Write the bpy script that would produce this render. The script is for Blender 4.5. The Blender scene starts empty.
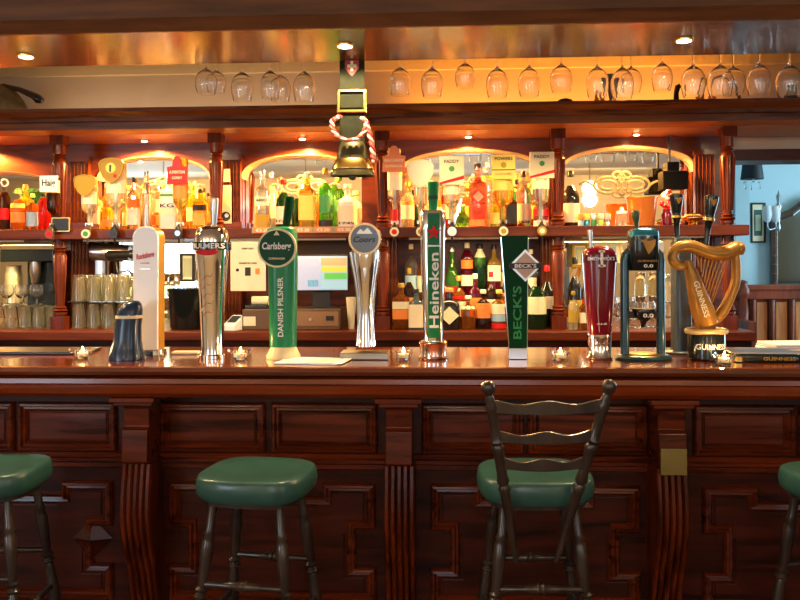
import bpy, math, random
from mathutils import Vector, Matrix
R = math.radians
random.seed(7)
PI = math.pi
scene = bpy.context.scene
COL = scene.collection

# ------------------------------------------------------------------ camera
TH = R(3.0); F = 800.0; EYE = 1.47
cam = bpy.data.cameras.new('camera'); camo = bpy.data.objects.new('camera', cam); COL.objects.link(camo)
camo.location = (0, 0, EYE); camo.rotation_euler = (Matrix.Rotation(TH, 4, 'Z') @ Matrix.Rotation(R(90), 4, 'X') @ Matrix.Rotation(R(-.27), 4, 'Z')).to_euler()
cam.sensor_width = 36; cam.lens = 36.0; cam.shift_y = -0.05; cam.clip_start = 0.05; cam.clip_end = 60
scene.camera = camo
# ------------------------------------------------------------------ world, lights, exposure
w = bpy.data.worlds.new('world'); scene.world = w; w.use_nodes = True
w.node_tree.nodes['Background'].inputs[0].default_value = (.55, .68, .85, 1)
w.node_tree.nodes['Background'].inputs[1].default_value = 1.0
scene.view_settings.view_transform = 'Standard'; scene.view_settings.look = 'None'
scene.view_settings.exposure = 0.5; scene.view_settings.gamma = 1.0

def light(name, kind, loc, energy, color, rot=(0, 0, 0), **kw):
    l = bpy.data.lights.new(name, kind); o = bpy.data.objects.new(name, l); COL.objects.link(o)
    l.energy = energy; l.color = color; o.location = loc; o.rotation_euler = rot
    for k, v in kw.items(): setattr(l, k, v)
    return o
WARM = (1.0, .56, .22); WARMER = (1.0, .42, .10); COOL = (.60, .80, 1.0)
# daylight through the two street windows of the rear wall, and a window of the blue room
for wx in (-4.3, 0.2, 4.2):
    light('window_daylight', 'AREA', (wx, -2.55, 1.62), 42 if wx < -1 else 11, COOL, (R(90), 0, 0), shape='RECTANGLE', size=1.35, size_y=1.5)
# warm lamps added to brighten the wall behind the viewer (reflected in the bar mirrors)
for wx in (-3.6, -.9, 1.8, 4.4):
    light('added_wall_wash', 'AREA', (wx, -1.75, 2.66), 13, (1, .70, .38), (R(-50), 0, 0), shape='RECTANGLE', size=2.2, size_y=.06)
light('blue_room_daylight', 'AREA', (4.7, 5.6, 1.7), 55, (.55, .82, 1.0), (R(90), 0, R(80)), shape='RECTANGLE', size=1.2, size_y=1.5)

# ------------------------------------------------------------------ placing helpers
def P(px, py, Y):
    u = (px - 400) / F; d = Y / (math.cos(TH) + u * math.sin(TH))
    return (d * (-math.sin(TH) + u * math.cos(TH)), Y, EYE + d * (260 - py) / F)
def X(px, Y): return P(px, 260, Y)[0]
def Z(py, Y, px=400): return P(px, py, Y)[2]

# ------------------------------------------------------------------ materials
MATS = {}
def mat(name, color, rough=.5, metal=0, trans=0, ior=1.45, coat=0, emit=None, es=0, spec=.5):
    if name in MATS: return MATS[name]
    m = bpy.data.materials.new(name); m.use_nodes = True
    b = m.node_tree.nodes['Principled BSDF']
    b.inputs['Base Color'].default_value = (*color, 1); b.inputs['Roughness'].default_value = rough
    b.inputs['Metallic'].default_value = metal; b.inputs['Transmission Weight'].default_value = trans
    b.inputs['IOR'].default_value = ior; b.inputs['Coat Weight'].default_value = coat
    b.inputs['Coat Roughness'].default_value = .12
    b.inputs['Specular IOR Level'].default_value = spec
    if emit: b.inputs['Emission Color'].default_value = (*emit, 1); b.inputs['Emission Strength'].default_value = es
    MATS[name] = m
    return m
def varied(name, c1, c2, scale=(3, 3, 3), rough=.5, metal=0, coat=0, bump=0, detail=6, coords='Object', rr=None, spec=.5):
    """two-colour noise material, stretched by scale"""
    if name in MATS: return MATS[name]
    m = mat(name, c1, rough, metal, coat=coat, spec=spec); nt = m.node_tree; b = nt.nodes['Principled BSDF']
    tc = nt.nodes.new('ShaderNodeTexCoord'); mp = nt.nodes.new('ShaderNodeMapping'); mp.inputs['Scale'].default_value = scale
    n = nt.nodes.new('ShaderNodeTexNoise'); n.inputs['Scale'].default_value = 1; n.inputs['Detail'].default_value = detail
    n.inputs['Distortion'].default_value = .6
    r = nt.nodes.new('ShaderNodeValToRGB'); r.color_ramp.elements[0].position = .3; r.color_ramp.elements[1].position = .7
    r.color_ramp.elements[0].color = (*c1, 1); r.color_ramp.elements[1].color = (*c2, 1)
    L = nt.links.new
    L(tc.outputs[coords], mp.inputs[0]); L(mp.outputs[0], n.inputs['Vector']); L(n.outputs['Fac'], r.inputs[0]); L(r.outputs[0], b.inputs['Base Color'])
    if bump:
        bm = nt.nodes.new('ShaderNodeBump'); bm.inputs['Strength'].default_value = bump; bm.inputs['Distance'].default_value = .004
        L(n.outputs['Fac'], bm.inputs['Height']); L(bm.outputs[0], b.inputs['Normal'])
    if rr:
        mr = nt.nodes.new('ShaderNodeMapRange'); mr.inputs[3].default_value = rr[0]; mr.inputs[4].default_value = rr[1]
        L(n.outputs['Fac'], mr.inputs[0]); L(mr.outputs[0], b.inputs['Roughness'])
    return m
W_D = (.032, .0048, .0012); W_L = (.19, .027, .004)
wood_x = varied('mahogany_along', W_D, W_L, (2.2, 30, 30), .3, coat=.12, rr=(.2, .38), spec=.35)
wood_z = varied('mahogany_upright', W_D, W_L, (30, 30, 2.2), .3, coat=.06, rr=(.25, .42), spec=.3)
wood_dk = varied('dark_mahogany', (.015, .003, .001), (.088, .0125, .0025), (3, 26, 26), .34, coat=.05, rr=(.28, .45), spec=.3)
wood_top = varied('bar_top_mahogany', (.08, .013, .003), (.24, .044, .009), (1.6, 22, 22), .12, coat=.8, rr=(.10, .2))
wood_soffit = varied('canopy_mahogany', (.09, .048, .011), (.19, .105, .026), (1.8, 24, 24), .2, coat=.5, rr=(.15, .3))
wood_beam = varied('beam_mahogany', (.07, .026, .008), (.17, .062, .02), (2.5, 24, 24), .38, coat=.2)
wood_corn = varied('orange_lit_mahogany', (.07, .020, .005), (.24, .075, .016), (2.2, 26, 26), .28, coat=.12, rr=(.2, .38), spec=.35)  # browner than the other mahogany: orange lamplight put into the tone
wood_fascia = varied('fascia_mahogany', (.15, .017, .003), (.30, .046, .006), (1.8, 26, 26), .25, coat=.3, rr=(.18, .32))
wood_arch = varied('arch_mahogany', (.060, .010, .002), (.17, .034, .006), (3, 20, 20), .3, coat=.1, spec=.35)
wood_blk = varied('dark_oak', (.035, .020, .013), (.10, .055, .032), (30, 30, 3), .3, coat=.4)
wood_settle = varied('settle_oak', (.10, .020, .009), (.36, .075, .030), (20, 20, 3), .4, coat=.1)
wood_panel = varied('settle_panel', (.42, .15, .05), (.68, .28, .10), (20, 20, 3), .35, coat=.3)
edge_wood = mat('pale_arch_edge', (.36, .29, .19), .4)
cream_wall = varied('cream_plaster', (.66, .55, .42), (.74, .63, .49), (2, 2, 2), .8, coords='Object')
room_wall = varied('ochre_plaster', (.72, .56, .34), (.80, .65, .42), (1.5, 1.5, 1.5), .8)
ceil_m = varied('ceiling_plaster', (.75, .66, .50), (.82, .74, .58), (1, 1, 1), .8)
blue_wall = varied('blue_plaster', (.42, .62, .70), (.46, .66, .73), (1.5, 1.5, 1.5), .75)
floor_m = varied('floorboards', (.045, .014, .007), (.10, .035, .015), (20, 2, 2), .5, coat=.0, spec=.3)
green_v = varied('green_vinyl', (.024, .080, .064), (.036, .108, .084), (9, 9, 9), .33, coat=.3, bump=.15)
chrome = mat('chrome', (.85, .85, .86), .08, 1)
steel = mat('brushed_steel', (.62, .60, .57), .28, 1)
brass = mat('brass', (.66, .40, .10), .25, 1)
gold = varied('harp_gold', (.32, .145, .02), (.48, .24, .04), (12, 12, 12), .4, metal=.3, coat=.1)
pewter = mat('pewter', (.38, .35, .28), .3, 1)
black_pl = mat('black_plastic', (.010, .010, .012), .35, coat=.05)
black_gl = mat('gloss_black', (.007, .010, .010), .15, coat=.2)
navy = mat('navy_gloss', (.008, .030, .075), .25, coat=.2)
teal = varied('teal_paint', (.010, .055, .075), (.02, .085, .11), (6, 6, 6), .28, metal=.3, coat=.6)
teal_br = mat('bright_teal', (.02, .22, .32), .25, .5, coat=.5)
slate = mat('slate_grey_metal', (.075, .10, .12), .35, .6)
white_pl = mat('white_plastic', (.95, .95, .94), .35, coat=.1)
gold_side = mat('amber_lacquer', (.62, .30, .035), .3, .3, coat=.4)
cgreen = mat('lager_green', (.012, .22, .085), .32, coat=.1, spec=.35)
cgreen2 = mat('lager_disc_green', (.002, .065, .028), .4, spec=.25)
hgreen = mat('bright_green', (.006, .17, .05), .4, spec=.25)
bgreen = mat('bottle_green_panel', (.001, .040, .010), .4, spec=.1)
bgreen_l = mat('leaf_green_letters', (.010, .24, .05), .4)
cream = mat('cream_enamel', (.84, .72, .42), .45)
ivory = mat('ivory', (.84, .74, .50), .5)
white = mat('white_print', (.88, .87, .82), .5)
paper = varied('printed_paper', (.80, .66, .46), (.86, .74, .55), (8, 8, 8), .7)
red = mat('red_enamel', (.66, .010, .014), .5, spec=.3)
ruby = mat('ruby_lacquer', (.16, .002, .014), .18, .1, coat=.5)
black_pr = mat('black_print', (.02, .018, .016), .5)
orange_pr = mat('orange_print', (.80, .24, .04), .5)
yellow_pr = mat('yellow_print', (.85, .60, .10), .5)
gold_pr = mat('gold_print', (.42, .27, .03), .6, spec=.3)
blue_pr = mat('pale_blue_print', (.30, .48, .62), .5)
green_pr = mat('green_print', (.05, .28, .07), .5)
terra = mat('copper_orange_enamel', (.66, .19, .03), .25, .25, coat=.5)
leather = varied('dark_leather', (.008, .010, .005), (.018, .019, .009), (30, 30, 30), .8, spec=.12)
bell_m = varied('aged_bell_metal', (.045, .038, .016), (.10, .08, .03), (10, 10, 10), .4, metal=.6)
rope_m = mat('pink_rope', (.42, .045, .035), .7)
rope_w = mat('white_rope', (.48, .30, .24), .7)
mirror_m = mat('silvered_mirror', (.88, .86, .80), .02, 1)
frost = mat('etched_frost', (.20, .18, .14), .5)
glass_m = mat('clear_glass', (1, 1, 1), .01, 0, .98, 1.5)
def gl(name, c, t=.8): return mat(name, c, .04, 0, t + (1 - t) * .55, 1.36)
G = dict(clear=gl('pale_spirit', (.93, .95, .90), .9), amber=gl('amber_spirit', (.78, .26, .04), .72), gold=gl('golden_spirit', (.95, .60, .10), .7),
         green=gl('green_glass', (.16, .62, .08), .7), dkgreen=gl('dark_green_glass', (.02, .10, .03), .6), brown=gl('brown_glass', (.09, .025, .01), .6),
         red=gl('red_liqueur', (.72, .02, .02), .55), pink=gl('pink_spirit', (.88, .28, .22), .7), burg=gl('burgundy_liqueur', (.28, .01, .05), .6),
         yellow=gl('yellow_liqueur', (.98, .72, .04), .55), orange=gl('orange_liqueur', (.92, .25, .02), .55), cream=gl('cream_glass', (.90, .80, .52), .5),
         blue=gl('pale_blue_glass', (.42, .72, .80), .75), black=mat('black_bottle', (.012, .012, .012), .1, coat=.5), white=mat('white_bottle', (.85, .82, .74), .3, coat=.4))
lamp_e = mat('lamp_glow', (1, .9, .7), .4, emit=(1, .80, .48), es=30)
lamp_e2 = mat('small_lamp_glow', (1, .85, .6), .4, emit=(1, .72, .34), es=22)
flame_e = mat('candle_flame', (1, .8, .4), .4, emit=(1, .66, .22), es=28)
globe_e = mat('opal_globe_glow', (1, .9, .75), .4, emit=(1, .84, .58), es=7)

# ------------------------------------------------------------------ mesh builder
class MB:
    def __init__(s): s.v = []; s.f = []; s.sm = []
    def add(s, vs, fs, smooth=False):
        n = len(s.v); s.v += [tuple(p) for p in vs]; s.f += [tuple(i + n for i in f) for f in fs]; s.sm += [smooth] * len(fs); return s
    def box(s, x0, x1, y0, y1, z0, z1):
        return s.add([(x, y, z) for z in (z0, z1) for y in (y0, y1) for x in (x0, x1)],
                     [(0, 2, 3, 1), (4, 5, 7, 6), (0, 1, 5, 4), (2, 6, 7, 3), (0, 4, 6, 2), (1, 3, 7, 5)])
    def rings(s, rings, cap0=True, cap1=True, smooth=True, closed=True, loop=False):
        n = len(rings[0]); vs = [p for r in rings for p in r]; fs = []
        m = len(rings)
        for i in range(m if loop else m - 1):
            j = (i + 1) % m
            for k in range(n if closed else n - 1):
                k2 = (k + 1) % n
                fs.append((i * n + k, i * n + k2, j * n + k2, j * n + k))
        s.add(vs, fs, smooth)
        if cap0 and not loop: s.add(rings[0], [tuple(range(n))[::-1]])
        if cap1 and not loop: s.add(rings[-1], [tuple(range(n))])
        return s
    def loft(s, secs, p=2.0, seg=24, cap0=True, cap1=True, smooth=True):
        """secs: (z, rx, ry[, cx, cy[, p]]) superellipse rings"""
        rs = []
        for q in secs:
            z, rx, ry = q[:3]; cx, cy = (q[3], q[4]) if len(q) > 4 else (0, 0); pp = q[5] if len(q) > 5 else p
            ring = []
            for k in range(seg):
                a = 2 * PI * (k + .5) / seg; c, d = math.cos(a), math.sin(a)
                ring.append((cx + rx * math.copysign(abs(c) ** (2 / pp), c), cy + ry * math.copysign(abs(d) ** (2 / pp), d), z))
            rs.append(ring)
        return s.rings(rs, cap0, cap1, smooth)
    def lathe(s, prof, cx=0, cy=0, seg=20, cap0=True, cap1=True): return s.loft([(z, r, r, cx, cy) for z, r in prof], 2, seg, cap0, cap1)
    def turned(s, p0, p1, prof, seg=12):
        """prof: (t, r) from p0 to p1"""
        a = Vector(p0); b = Vector(p1); d = (b - a); q = d.to_track_quat('Z', 'Y'); L = d.length
        rs = [[tuple(a + q @ Vector((r * math.cos(2 * PI * k / seg), r * math.sin(2 * PI * k / seg), t * L))) for k in range(seg)] for t, r in prof]
        return s.rings(rs)
    def tube(s, pts, r, seg=8, closed=False, flat=1.0):
        pts = [Vector(p) for p in pts]; n = len(pts); rs = []
        up = Vector((0, 1, 0))
        for i in range(n):
            a = pts[(i - 1) % n] if closed or i > 0 else pts[i]; b = pts[(i + 1) % n] if closed or i < n - 1 else pts[i]
            t = (b - a).normalized(); u = up if abs(t.dot(up)) < .9 else Vector((1, 0, 0))
            x = t.cross(u).normalized(); y = x.cross(t).normalized()
            ri = r[i] if isinstance(r, (list, tuple)) else r
            rs.append([tuple(pts[i] + x * ri * math.cos(2 * PI * k / seg) + y * ri * flat * math.sin(2 * PI * k / seg)) for k in range(seg)])
        return s.rings(rs, loop=closed)
    def prism(s, poly, y0, y1, plane='xz', smooth=False):
        n = len(poly)
        def m(a, b, c): return {'xz': (a, c, b), 'yz': (c, a, b), 'xy': (a, b, c)}[plane]
        s.add([m(a, b, y0) for a, b in poly] + [m(a, b, y1) for a, b in poly], [tuple(range(n)), tuple(range(2 * n - 1, n - 1, -1))])
        return s.add([m(a, b, y0) for a, b in poly] + [m(a, b, y1) for a, b in poly], [(i, (i + 1) % n, n + (i + 1) % n, n + i) for i in range(n)], smooth)
    def disc(s, cx, cz, r, y0, y1, seg=32, rx=None):
        rx = rx or r
        return s.prism([(cx + rx * math.cos(2 * PI * k / seg), cz + r * math.sin(2 * PI * k / seg)) for k in range(seg)], y0, y1, smooth=True)
    def mold(s, pts, prof, y0, closed=True):
        """sweep a moulding profile [(inset, height towards the viewer)] along a polygon in the xz plane at y0, mitred"""
        n = len(pts); rs = []
        area = sum(pts[i][0] * pts[(i + 1) % n][1] - pts[(i + 1) % n][0] * pts[i][1] for i in range(n)); sg = 1 if area > 0 else -1
        for i in range(n):
            p = Vector(pts[i]); a = Vector(pts[i - 1]); b = Vector(pts[(i + 1) % n])
            d1 = (p - a).normalized(); d2 = (b - p).normalized()
            n1 = Vector((-d1.y, d1.x)) * sg; n2 = Vector((-d2.y, d2.x)) * sg
            m = (n1 + n2); m = m / max(.3, m.dot(n1)) if m.length > 1e-6 else n1
            rs.append([(p.x + m.x * o, y0 - h, p.y + m.y * o) for o, h in prof])
        return s.rings(rs, smooth=False, closed=False, loop=closed)
    def xf(s, fn): s.v = [tuple(fn(Vector(p))) for p in s.v]; return s
    def shift(s, x=0, y=0, z=0): s.v = [(a + x, b + y, c + z) for a, b, c in s.v]; return s
    def build(s, name, m, parent=None, bevel=0, loc=None):
        me = bpy.data.meshes.new(name); me.from_pydata(s.v, [], s.f)
        me.polygons.foreach_set('use_smooth', s.sm); me.materials.append(m); me.update()
        import bmesh
        bm = bmesh.new(); bm.from_mesh(me); bmesh.ops.remove_doubles(bm, verts=bm.verts, dist=1e-6); bmesh.ops.recalc_face_normals(bm, faces=bm.faces); bm.to_mesh(me); bm.free()
        if any(s.sm): me.set_sharp_from_angle(angle=R(48))
        o = bpy.data.objects.new(name, me); COL.objects.link(o); o.parent = parent
        if loc: o.location = loc
        if bevel:
            b = o.modifiers.new('bevel', 'BEVEL'); b.width = bevel; b.segments = 2; b.limit_method = 'ANGLE'; b.angle_limit = R(40)
        return o
def B(*a): return MB().box(*a)
def thing(name, label, cat, loc=(0, 0, 0), rz=0, group=None):
    o = bpy.data.objects.new(name, None); COL.objects.link(o); o.location = loc; o.rotation_euler = (0, 0, rz); o.empty_display_size = .05
    return tag(o, label, cat, group)
def tag(o, label, cat, group=None):
    o['label'] = label; o['category'] = cat
    if group: o['group'] = group
    return o
def struct(name, mb, m, parent=None, bevel=0):
    o = mb.build(name, m, parent, bevel)
    if not parent: o['kind'] = 'structure'
    return o
def copy_tree(o, parent=None):
    c = o.copy(); COL.objects.link(c)
    if parent: c.parent = parent
    for ch in list(o.children): copy_tree(ch, c)
    return c
def text(s, cx, cz, h, m, parent, y, width=None, vert=False, name='lettering', slant=0, wrap=None, ext=.0012, tilt=0, space=1.0):
    cu = bpy.data.curves.new('t', 'FONT'); cu.body = s; cu.size = 1; cu.shear = slant; cu.resolution_u = 3; cu.offset = .018; cu.space_character = space
    to = bpy.data.objects.new('t', cu); COL.objects.link(to); bpy.context.view_layer.update()
    me = bpy.data.meshes.new_from_object(to.evaluated_get(bpy.context.evaluated_depsgraph_get()))
    bpy.data.objects.remove(to); bpy.data.curves.remove(cu)
    xs = [v.co.x for v in me.vertices]; ys = [v.co.y for v in me.vertices]
    if not xs: return None
    x0, x1, y0, y1 = min(xs), max(xs), min(ys), max(ys); k = h / (y1 - y0); kx = width / (x1 - x0) if width else k
    mb = MB(); front = []
    for v in me.vertices:
        a = (v.co.x - (x0 + x1) / 2) * kx; b = (v.co.y - (y0 + y1) / 2) * k
        if vert: a, b = -b, a
        if tilt: a, b = a * math.cos(tilt) - b * math.sin(tilt), a * math.sin(tilt) + b * math.cos(tilt)
        yy = y if not wrap else wrap(cx + a, cz + b)
        front.append((cx + a, yy - ext, cz + b))
    n = len(front); fs = [tuple(p.vertices) for p in me.polygons]
    cnt = {}
    for f in fs:
        for i in range(len(f)):
            e = (f[i], f[(i + 1) % len(f)]); cnt[e] = 1
    side = [(a, b, b + n, a + n) for (a, b) in cnt if (b, a) not in cnt]
    mb.v = front + [(x, yy + ext, z) for x, yy, z in front]; mb.f = fs + side; mb.sm = [False] * len(mb.f)
    bpy.data.meshes.remove(me)
    return mb.build(name, m, parent)

# ================================================================== STRUCTURE
YB = 4.78      # back wall plane
XO = 1.70      # left jamb of opening to the blue room
CZ = 2.72
struct('floor', B(-7, 7, -2.7, 9, -.08, 0), floor_m)
struct('ceiling', B(-7, 7, -2.7, 9, CZ, CZ + .08), ceil_m)
struct('wall_back', MB().box(-7, XO, YB, YB + .14, 0, CZ).box(XO, 7, YB, YB + .14, 2.10, CZ), cream_wall)
struct('trim_1', MB().box(-7, 7, YB - .035, YB, 2.60, CZ).box(-7, 7, YB - .055, YB, 2.69, CZ), ivory)
struct('wall_left', B(-7.1, -7, -2.7, 9, 0, CZ), room_wall)
struct('wall_right', B(7, 7.1, -2.7, 9, 0, CZ), room_wall)
rw = MB()
rw.box(-7, -5.0, -2.8, -2.7, 0, CZ)
for a, b in ((-3.6, -.5), (.9, 3.5), (4.9, 7)): rw.box(a, b, -2.8, -2.7, 0, CZ)
for a, b in ((-5.0, -3.6), (-.5, .9), (3.5, 4.9)): rw.box(a, b, -2.8, -2.7, 0, .85).box(a, b, -2.8, -2.7, 2.4, CZ)
struct('wall_front', rw, room_wall)
for i, (a, b) in enumerate(((-5.0, -3.6), (-.5, .9), (3.5, 4.9))):
    c = (a + b) / 2
    fr = MB().mold([(a, .85), (b, .85), (b, 2.4), (a, 2.4)], [(0, 0), (0, -.06), (.05, -.06), (.05, 0)], -2.7)
    fr.box(c - .02, c + .02, -2.72, -2.68, .85, 2.4).box(a, b, -2.72, -2.68, 1.6, 1.64)
    struct('window_%d' % (i + 1), fr, ivory)
# blue room
struct('wall_blue', MB().box(.9, 5.2, 7.3, 7.4, 0, CZ), blue_wall)
struct('wall_blue_left', B(X(742, 7.2) - .12, X(742, 7.2), 7.02, 7.3, 0, CZ), blue_wall)
struct('wall_blue_side', B(5.1, 5.2, YB + .14, 7.3, 0, CZ), blue_wall)
struct('wall_blue_near', B(.9, 1.0, YB + .14, 7.3, 0, CZ), blue_wall)
struct('trim_2', MB().box(XO - .02, 3.6, YB - .06, YB + .16, 2.035, 2.10), wood_dk)

# ================================================================== CANOPY over the bar
can = thing('bar_canopy', 'long polished mahogany canopy hung from the ceiling above the bar counter', 'canopy', (0, 0, 0))
ZS = 2.31
def yb_line(x): return 0
MB().box(-3.6, 3.4, 2.886, 3.36, ZS, ZS + .03).build('soffit_board', wood_soffit, can)
MB().prism([(2.885, ZS), (2.885, CZ - .001), (2.80, CZ - .001), (2.80, ZS + .17), (2.84, ZS + .15), (2.84, ZS + .04), (2.87, ZS - .002), (2.885, ZS - .002)], -3.6, 3.4, 'yz').build('fascia', wood_beam, can)
MB().box(-3.6, 3.4, 3.33, 3.36, ZS + .03, ZS + .10).build('back_lip', wood_beam, can)
rack = thing('glass_rack', 'wooden hanging rack behind the canopy that holds the stemmed glasses', 'glass rack', (0, 3.47, 2.42))
MB().box(-3.6, 3.4, -.109, .175, .05, .068).build('top_board', wood_beam, rack)
MB().box(-3.6, 3.4, -.02, .01, .018, .05).build('front_rail', wood_beam, rack)
MB().box(-3.6, 3.4, .155, .175, .018, .05).build('back_rail', wood_beam, rack)
MB().box(-3.5, -3.47, .03, .06, .068, .298).box(3.3, 3.33, .03, .06, .068, .298).box(0, .03, .03, .06, .068, .298).build('hanger', wood_beam, rack)

def downlight(name, label, loc, r, em, energy, color, spot=R(110), group=None, blend=.25):
    t = thing(name, label, 'light', loc, group=group)
    MB().lathe([(0.0, r * 1.25), (-.006, r * 1.22), (-.006, r * .95), (-.001, r * .95)], seg=24).build('trim_ring', brass, t)
    MB().lathe([(-.0062, r * .9), (-.009, r * .6), (-.010, r * .1)], seg=20).build('bulb', em, t)
    l = light('spot', 'SPOT', (0, 0, -.02), energy, color, spot_size=spot, spot_blend=blend, shadow_soft_size=r * .7); l.parent = t
    return t
for px, py, nm in ((27, 54, 'left end of the canopy'), (346, 45, 'middle of the canopy, above the bell strap'), (685, 41, 'right half of the canopy')):
    d = (ZS - EYE) * F / (260 - py)
    u = (px - 400) / F; Y = d * (math.cos(TH) + u * math.sin(TH))
    downlight('canopy_downlight', 'round recessed downlight in the underside at the ' + nm, (X(px, Y), Y, ZS), .030, lamp_e, 46, (1, .74, .42), R(172), group='downlights in the bar canopy')
for px in (-180, 980):  # unseen lamps added past both ends of the view
    downlight('canopy_downlight', 'added unseen downlight in the canopy beyond the %s edge of the picture' % ('left' if px < 0 else 'right'), (X(px, 3.0), 3.0, ZS), .030, lamp_e, 40, (1, .70, .38), R(172), group='downlights in the bar canopy')

# ================================================================== BACK BAR
bb = thing('back_bar', 'mahogany back bar with arched mirrors, turned posts and one long bottle shelf', 'back bar', (0, 0, 0))
BX0, BX1 = -3.3, X(737, 4.4)
YF, YA, YM = 4.20, 4.60, 4.66      # front of cornice, face of the arch panels, mirror plane
ZC = 2.165                         # underside of the cornice
ZSH = 1.645                        # top of the bottle shelf
ZW = 1.10                          # top of the back worktop
cx1 = 3.6
pr = [(YF + .06, ZC), (YF + .06, ZC + .012), (YF, ZC + .012), (YF, ZC + .05), (YF - .015, ZC + .055), (YF - .015, ZC + .075), (YF - .045, ZC + .098), (YF - .05, ZC + .10), (YF - .05, ZC + .118), (YA + .1, ZC + .118), (YA + .1, ZC)]
MB().prism(pr, BX0, cx1, 'yz').build('cornice', wood_corn, bb)
MB().box(BX0, cx1, YF + .062, YA - .001, ZC - .006, ZC - .001).build('soffit_board', varied('glow_tinted_wood', (.26, .085, .016), (.42, .15, .03), (2, 24, 24), .3, coat=.2), bb)  # lighter orange colour holds the downlight glow under the cornice
MB().prism([(YF + .06, ZC - .004), (YF + .004, ZC + .012), (YF + .06, ZC + .012)], BX0, cx1, 'yz').build('cove_moulding', MATS['glow_tinted_wood'], bb)  # same painted glow colour carried onto the moulding
MB().box(BX0, BX1, 4.22, YM + .06, ZSH - .055, ZSH - .0008).build('bottle_shelf', varied('shelf_mahogany', (.07, .010, .002), (.17, .030, .005), (2, 26, 26), .35, spec=.3), bb, .004)
MB().box(BX0, BX1, 4.14, YM + .1, ZW - .05, ZW - .0008).build('back_worktop', MATS['shelf_mahogany'], bb, .006)
MB().box(BX0, BX1, 4.20, YM + .1, 0, ZW - .05).build('cupboard_front', wood_dk, bb)
PX = [-110, 60, 217, 383, 558, 728]
PXX = [X(p, 4.30) for p in PX]
ARCH = [(1, X(-60, YA), X(60, YA), 168), (2, X(99, YA), X(210, YA), 154), (3, X(243, YA), X(362, YA), 154), (4, X(400, YA), X(543, YA), 151), (5, X(562, YA), X(696, YA), 150)]
edges = [BX0] + [(ARCH[i][2] + ARCH[i + 1][1]) / 2 for i in range(4)] + [BX1]
for i, (n, a, b, ty) in enumerate(ARCH):
    e0, e1 = edges[i], edges[i + 1]; cxm = (a + b) / 2; hw = (b - a) / 2; ztop = Z(ty, YA, 400); zsp = ztop - .135
    arc = [(cxm - hw * math.cos(PI * k / 28), zsp + (ztop - zsp) * math.sin(PI * k / 28) ** .8) for k in range(29)]
    poly = [(e0, ZSH - .055), (a, ZSH - .055)] + arc + [(b, ZSH - .055), (e1, ZSH - .055), (e1, ZC), (e0, ZC)]
    MB().prism(poly, YA, YA + .045).build('arch_panel', wood_arch, bb)
    # pale bevelled edge strip following the arch
    rs = []
    for k, (x, z) in enumerate(arc):
        dx, dz = (x - cxm) / hw, (z - zsp) / (ztop - zsp) * .9 + .2; L = math.hypot(dx, dz); dx /= L; dz /= L
        rs.append([(x, YA - .006, z), (x + dx * .006, YA - .010, z + dz * .006), (x + dx * .006, YA + .04, z + dz * .006), (x - dx * .012, YA + .055, z - dz * .012)])
    MB().rings(rs, smooth=True).build('arch_edge', edge_wood, bb)
    lower_wood = n in (3, 4)
    mb = MB().box(e0, e1, YM, YM + .008, ZSH, ZC)
    if not lower_wood: mb.box(e0, e1, YM, YM + .008, ZW, ZSH - .055)
    mm = mb.build('mirror', mirror_m, bb); mm['label'] = 'silvered mirror behind the bottles'
    if lower_wood: MB().box(e0, e1, YM - .02, YM + .008, ZW, ZSH - .055).build('back_board', wood_dk, bb)
    else:
        [MB().box(q0, q1, YA, YA + .045, ZW, ZSH - .055).build('lower_stile', wood_arch, bb) for q0, q1 in ((e0, a), (b, e1))]
MB().box(BX0, BX1, YM + .008, YM + .1, 0, ZC).build('back_panel', wood_dk, bb)
# price tag strip, bay three
ps = MB().box(X(252, 4.21), X(357, 4.21), 4.210, 4.218, ZSH - .030, ZSH + .004).build('price_rail', edge_wood, bb)
for px in (262, 303, 323, 344):
    tg = MB().box(X(px - 8.5, 4.2), X(px + 8.5, 4.2), 4.206, 4.210, ZSH - .027, ZSH + .001).build('price_tag', orange_pr, ps)
    text('€5.20', X(px, 4.2), ZSH - .013, .017, white, tg, 4.205, width=.07)
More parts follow.
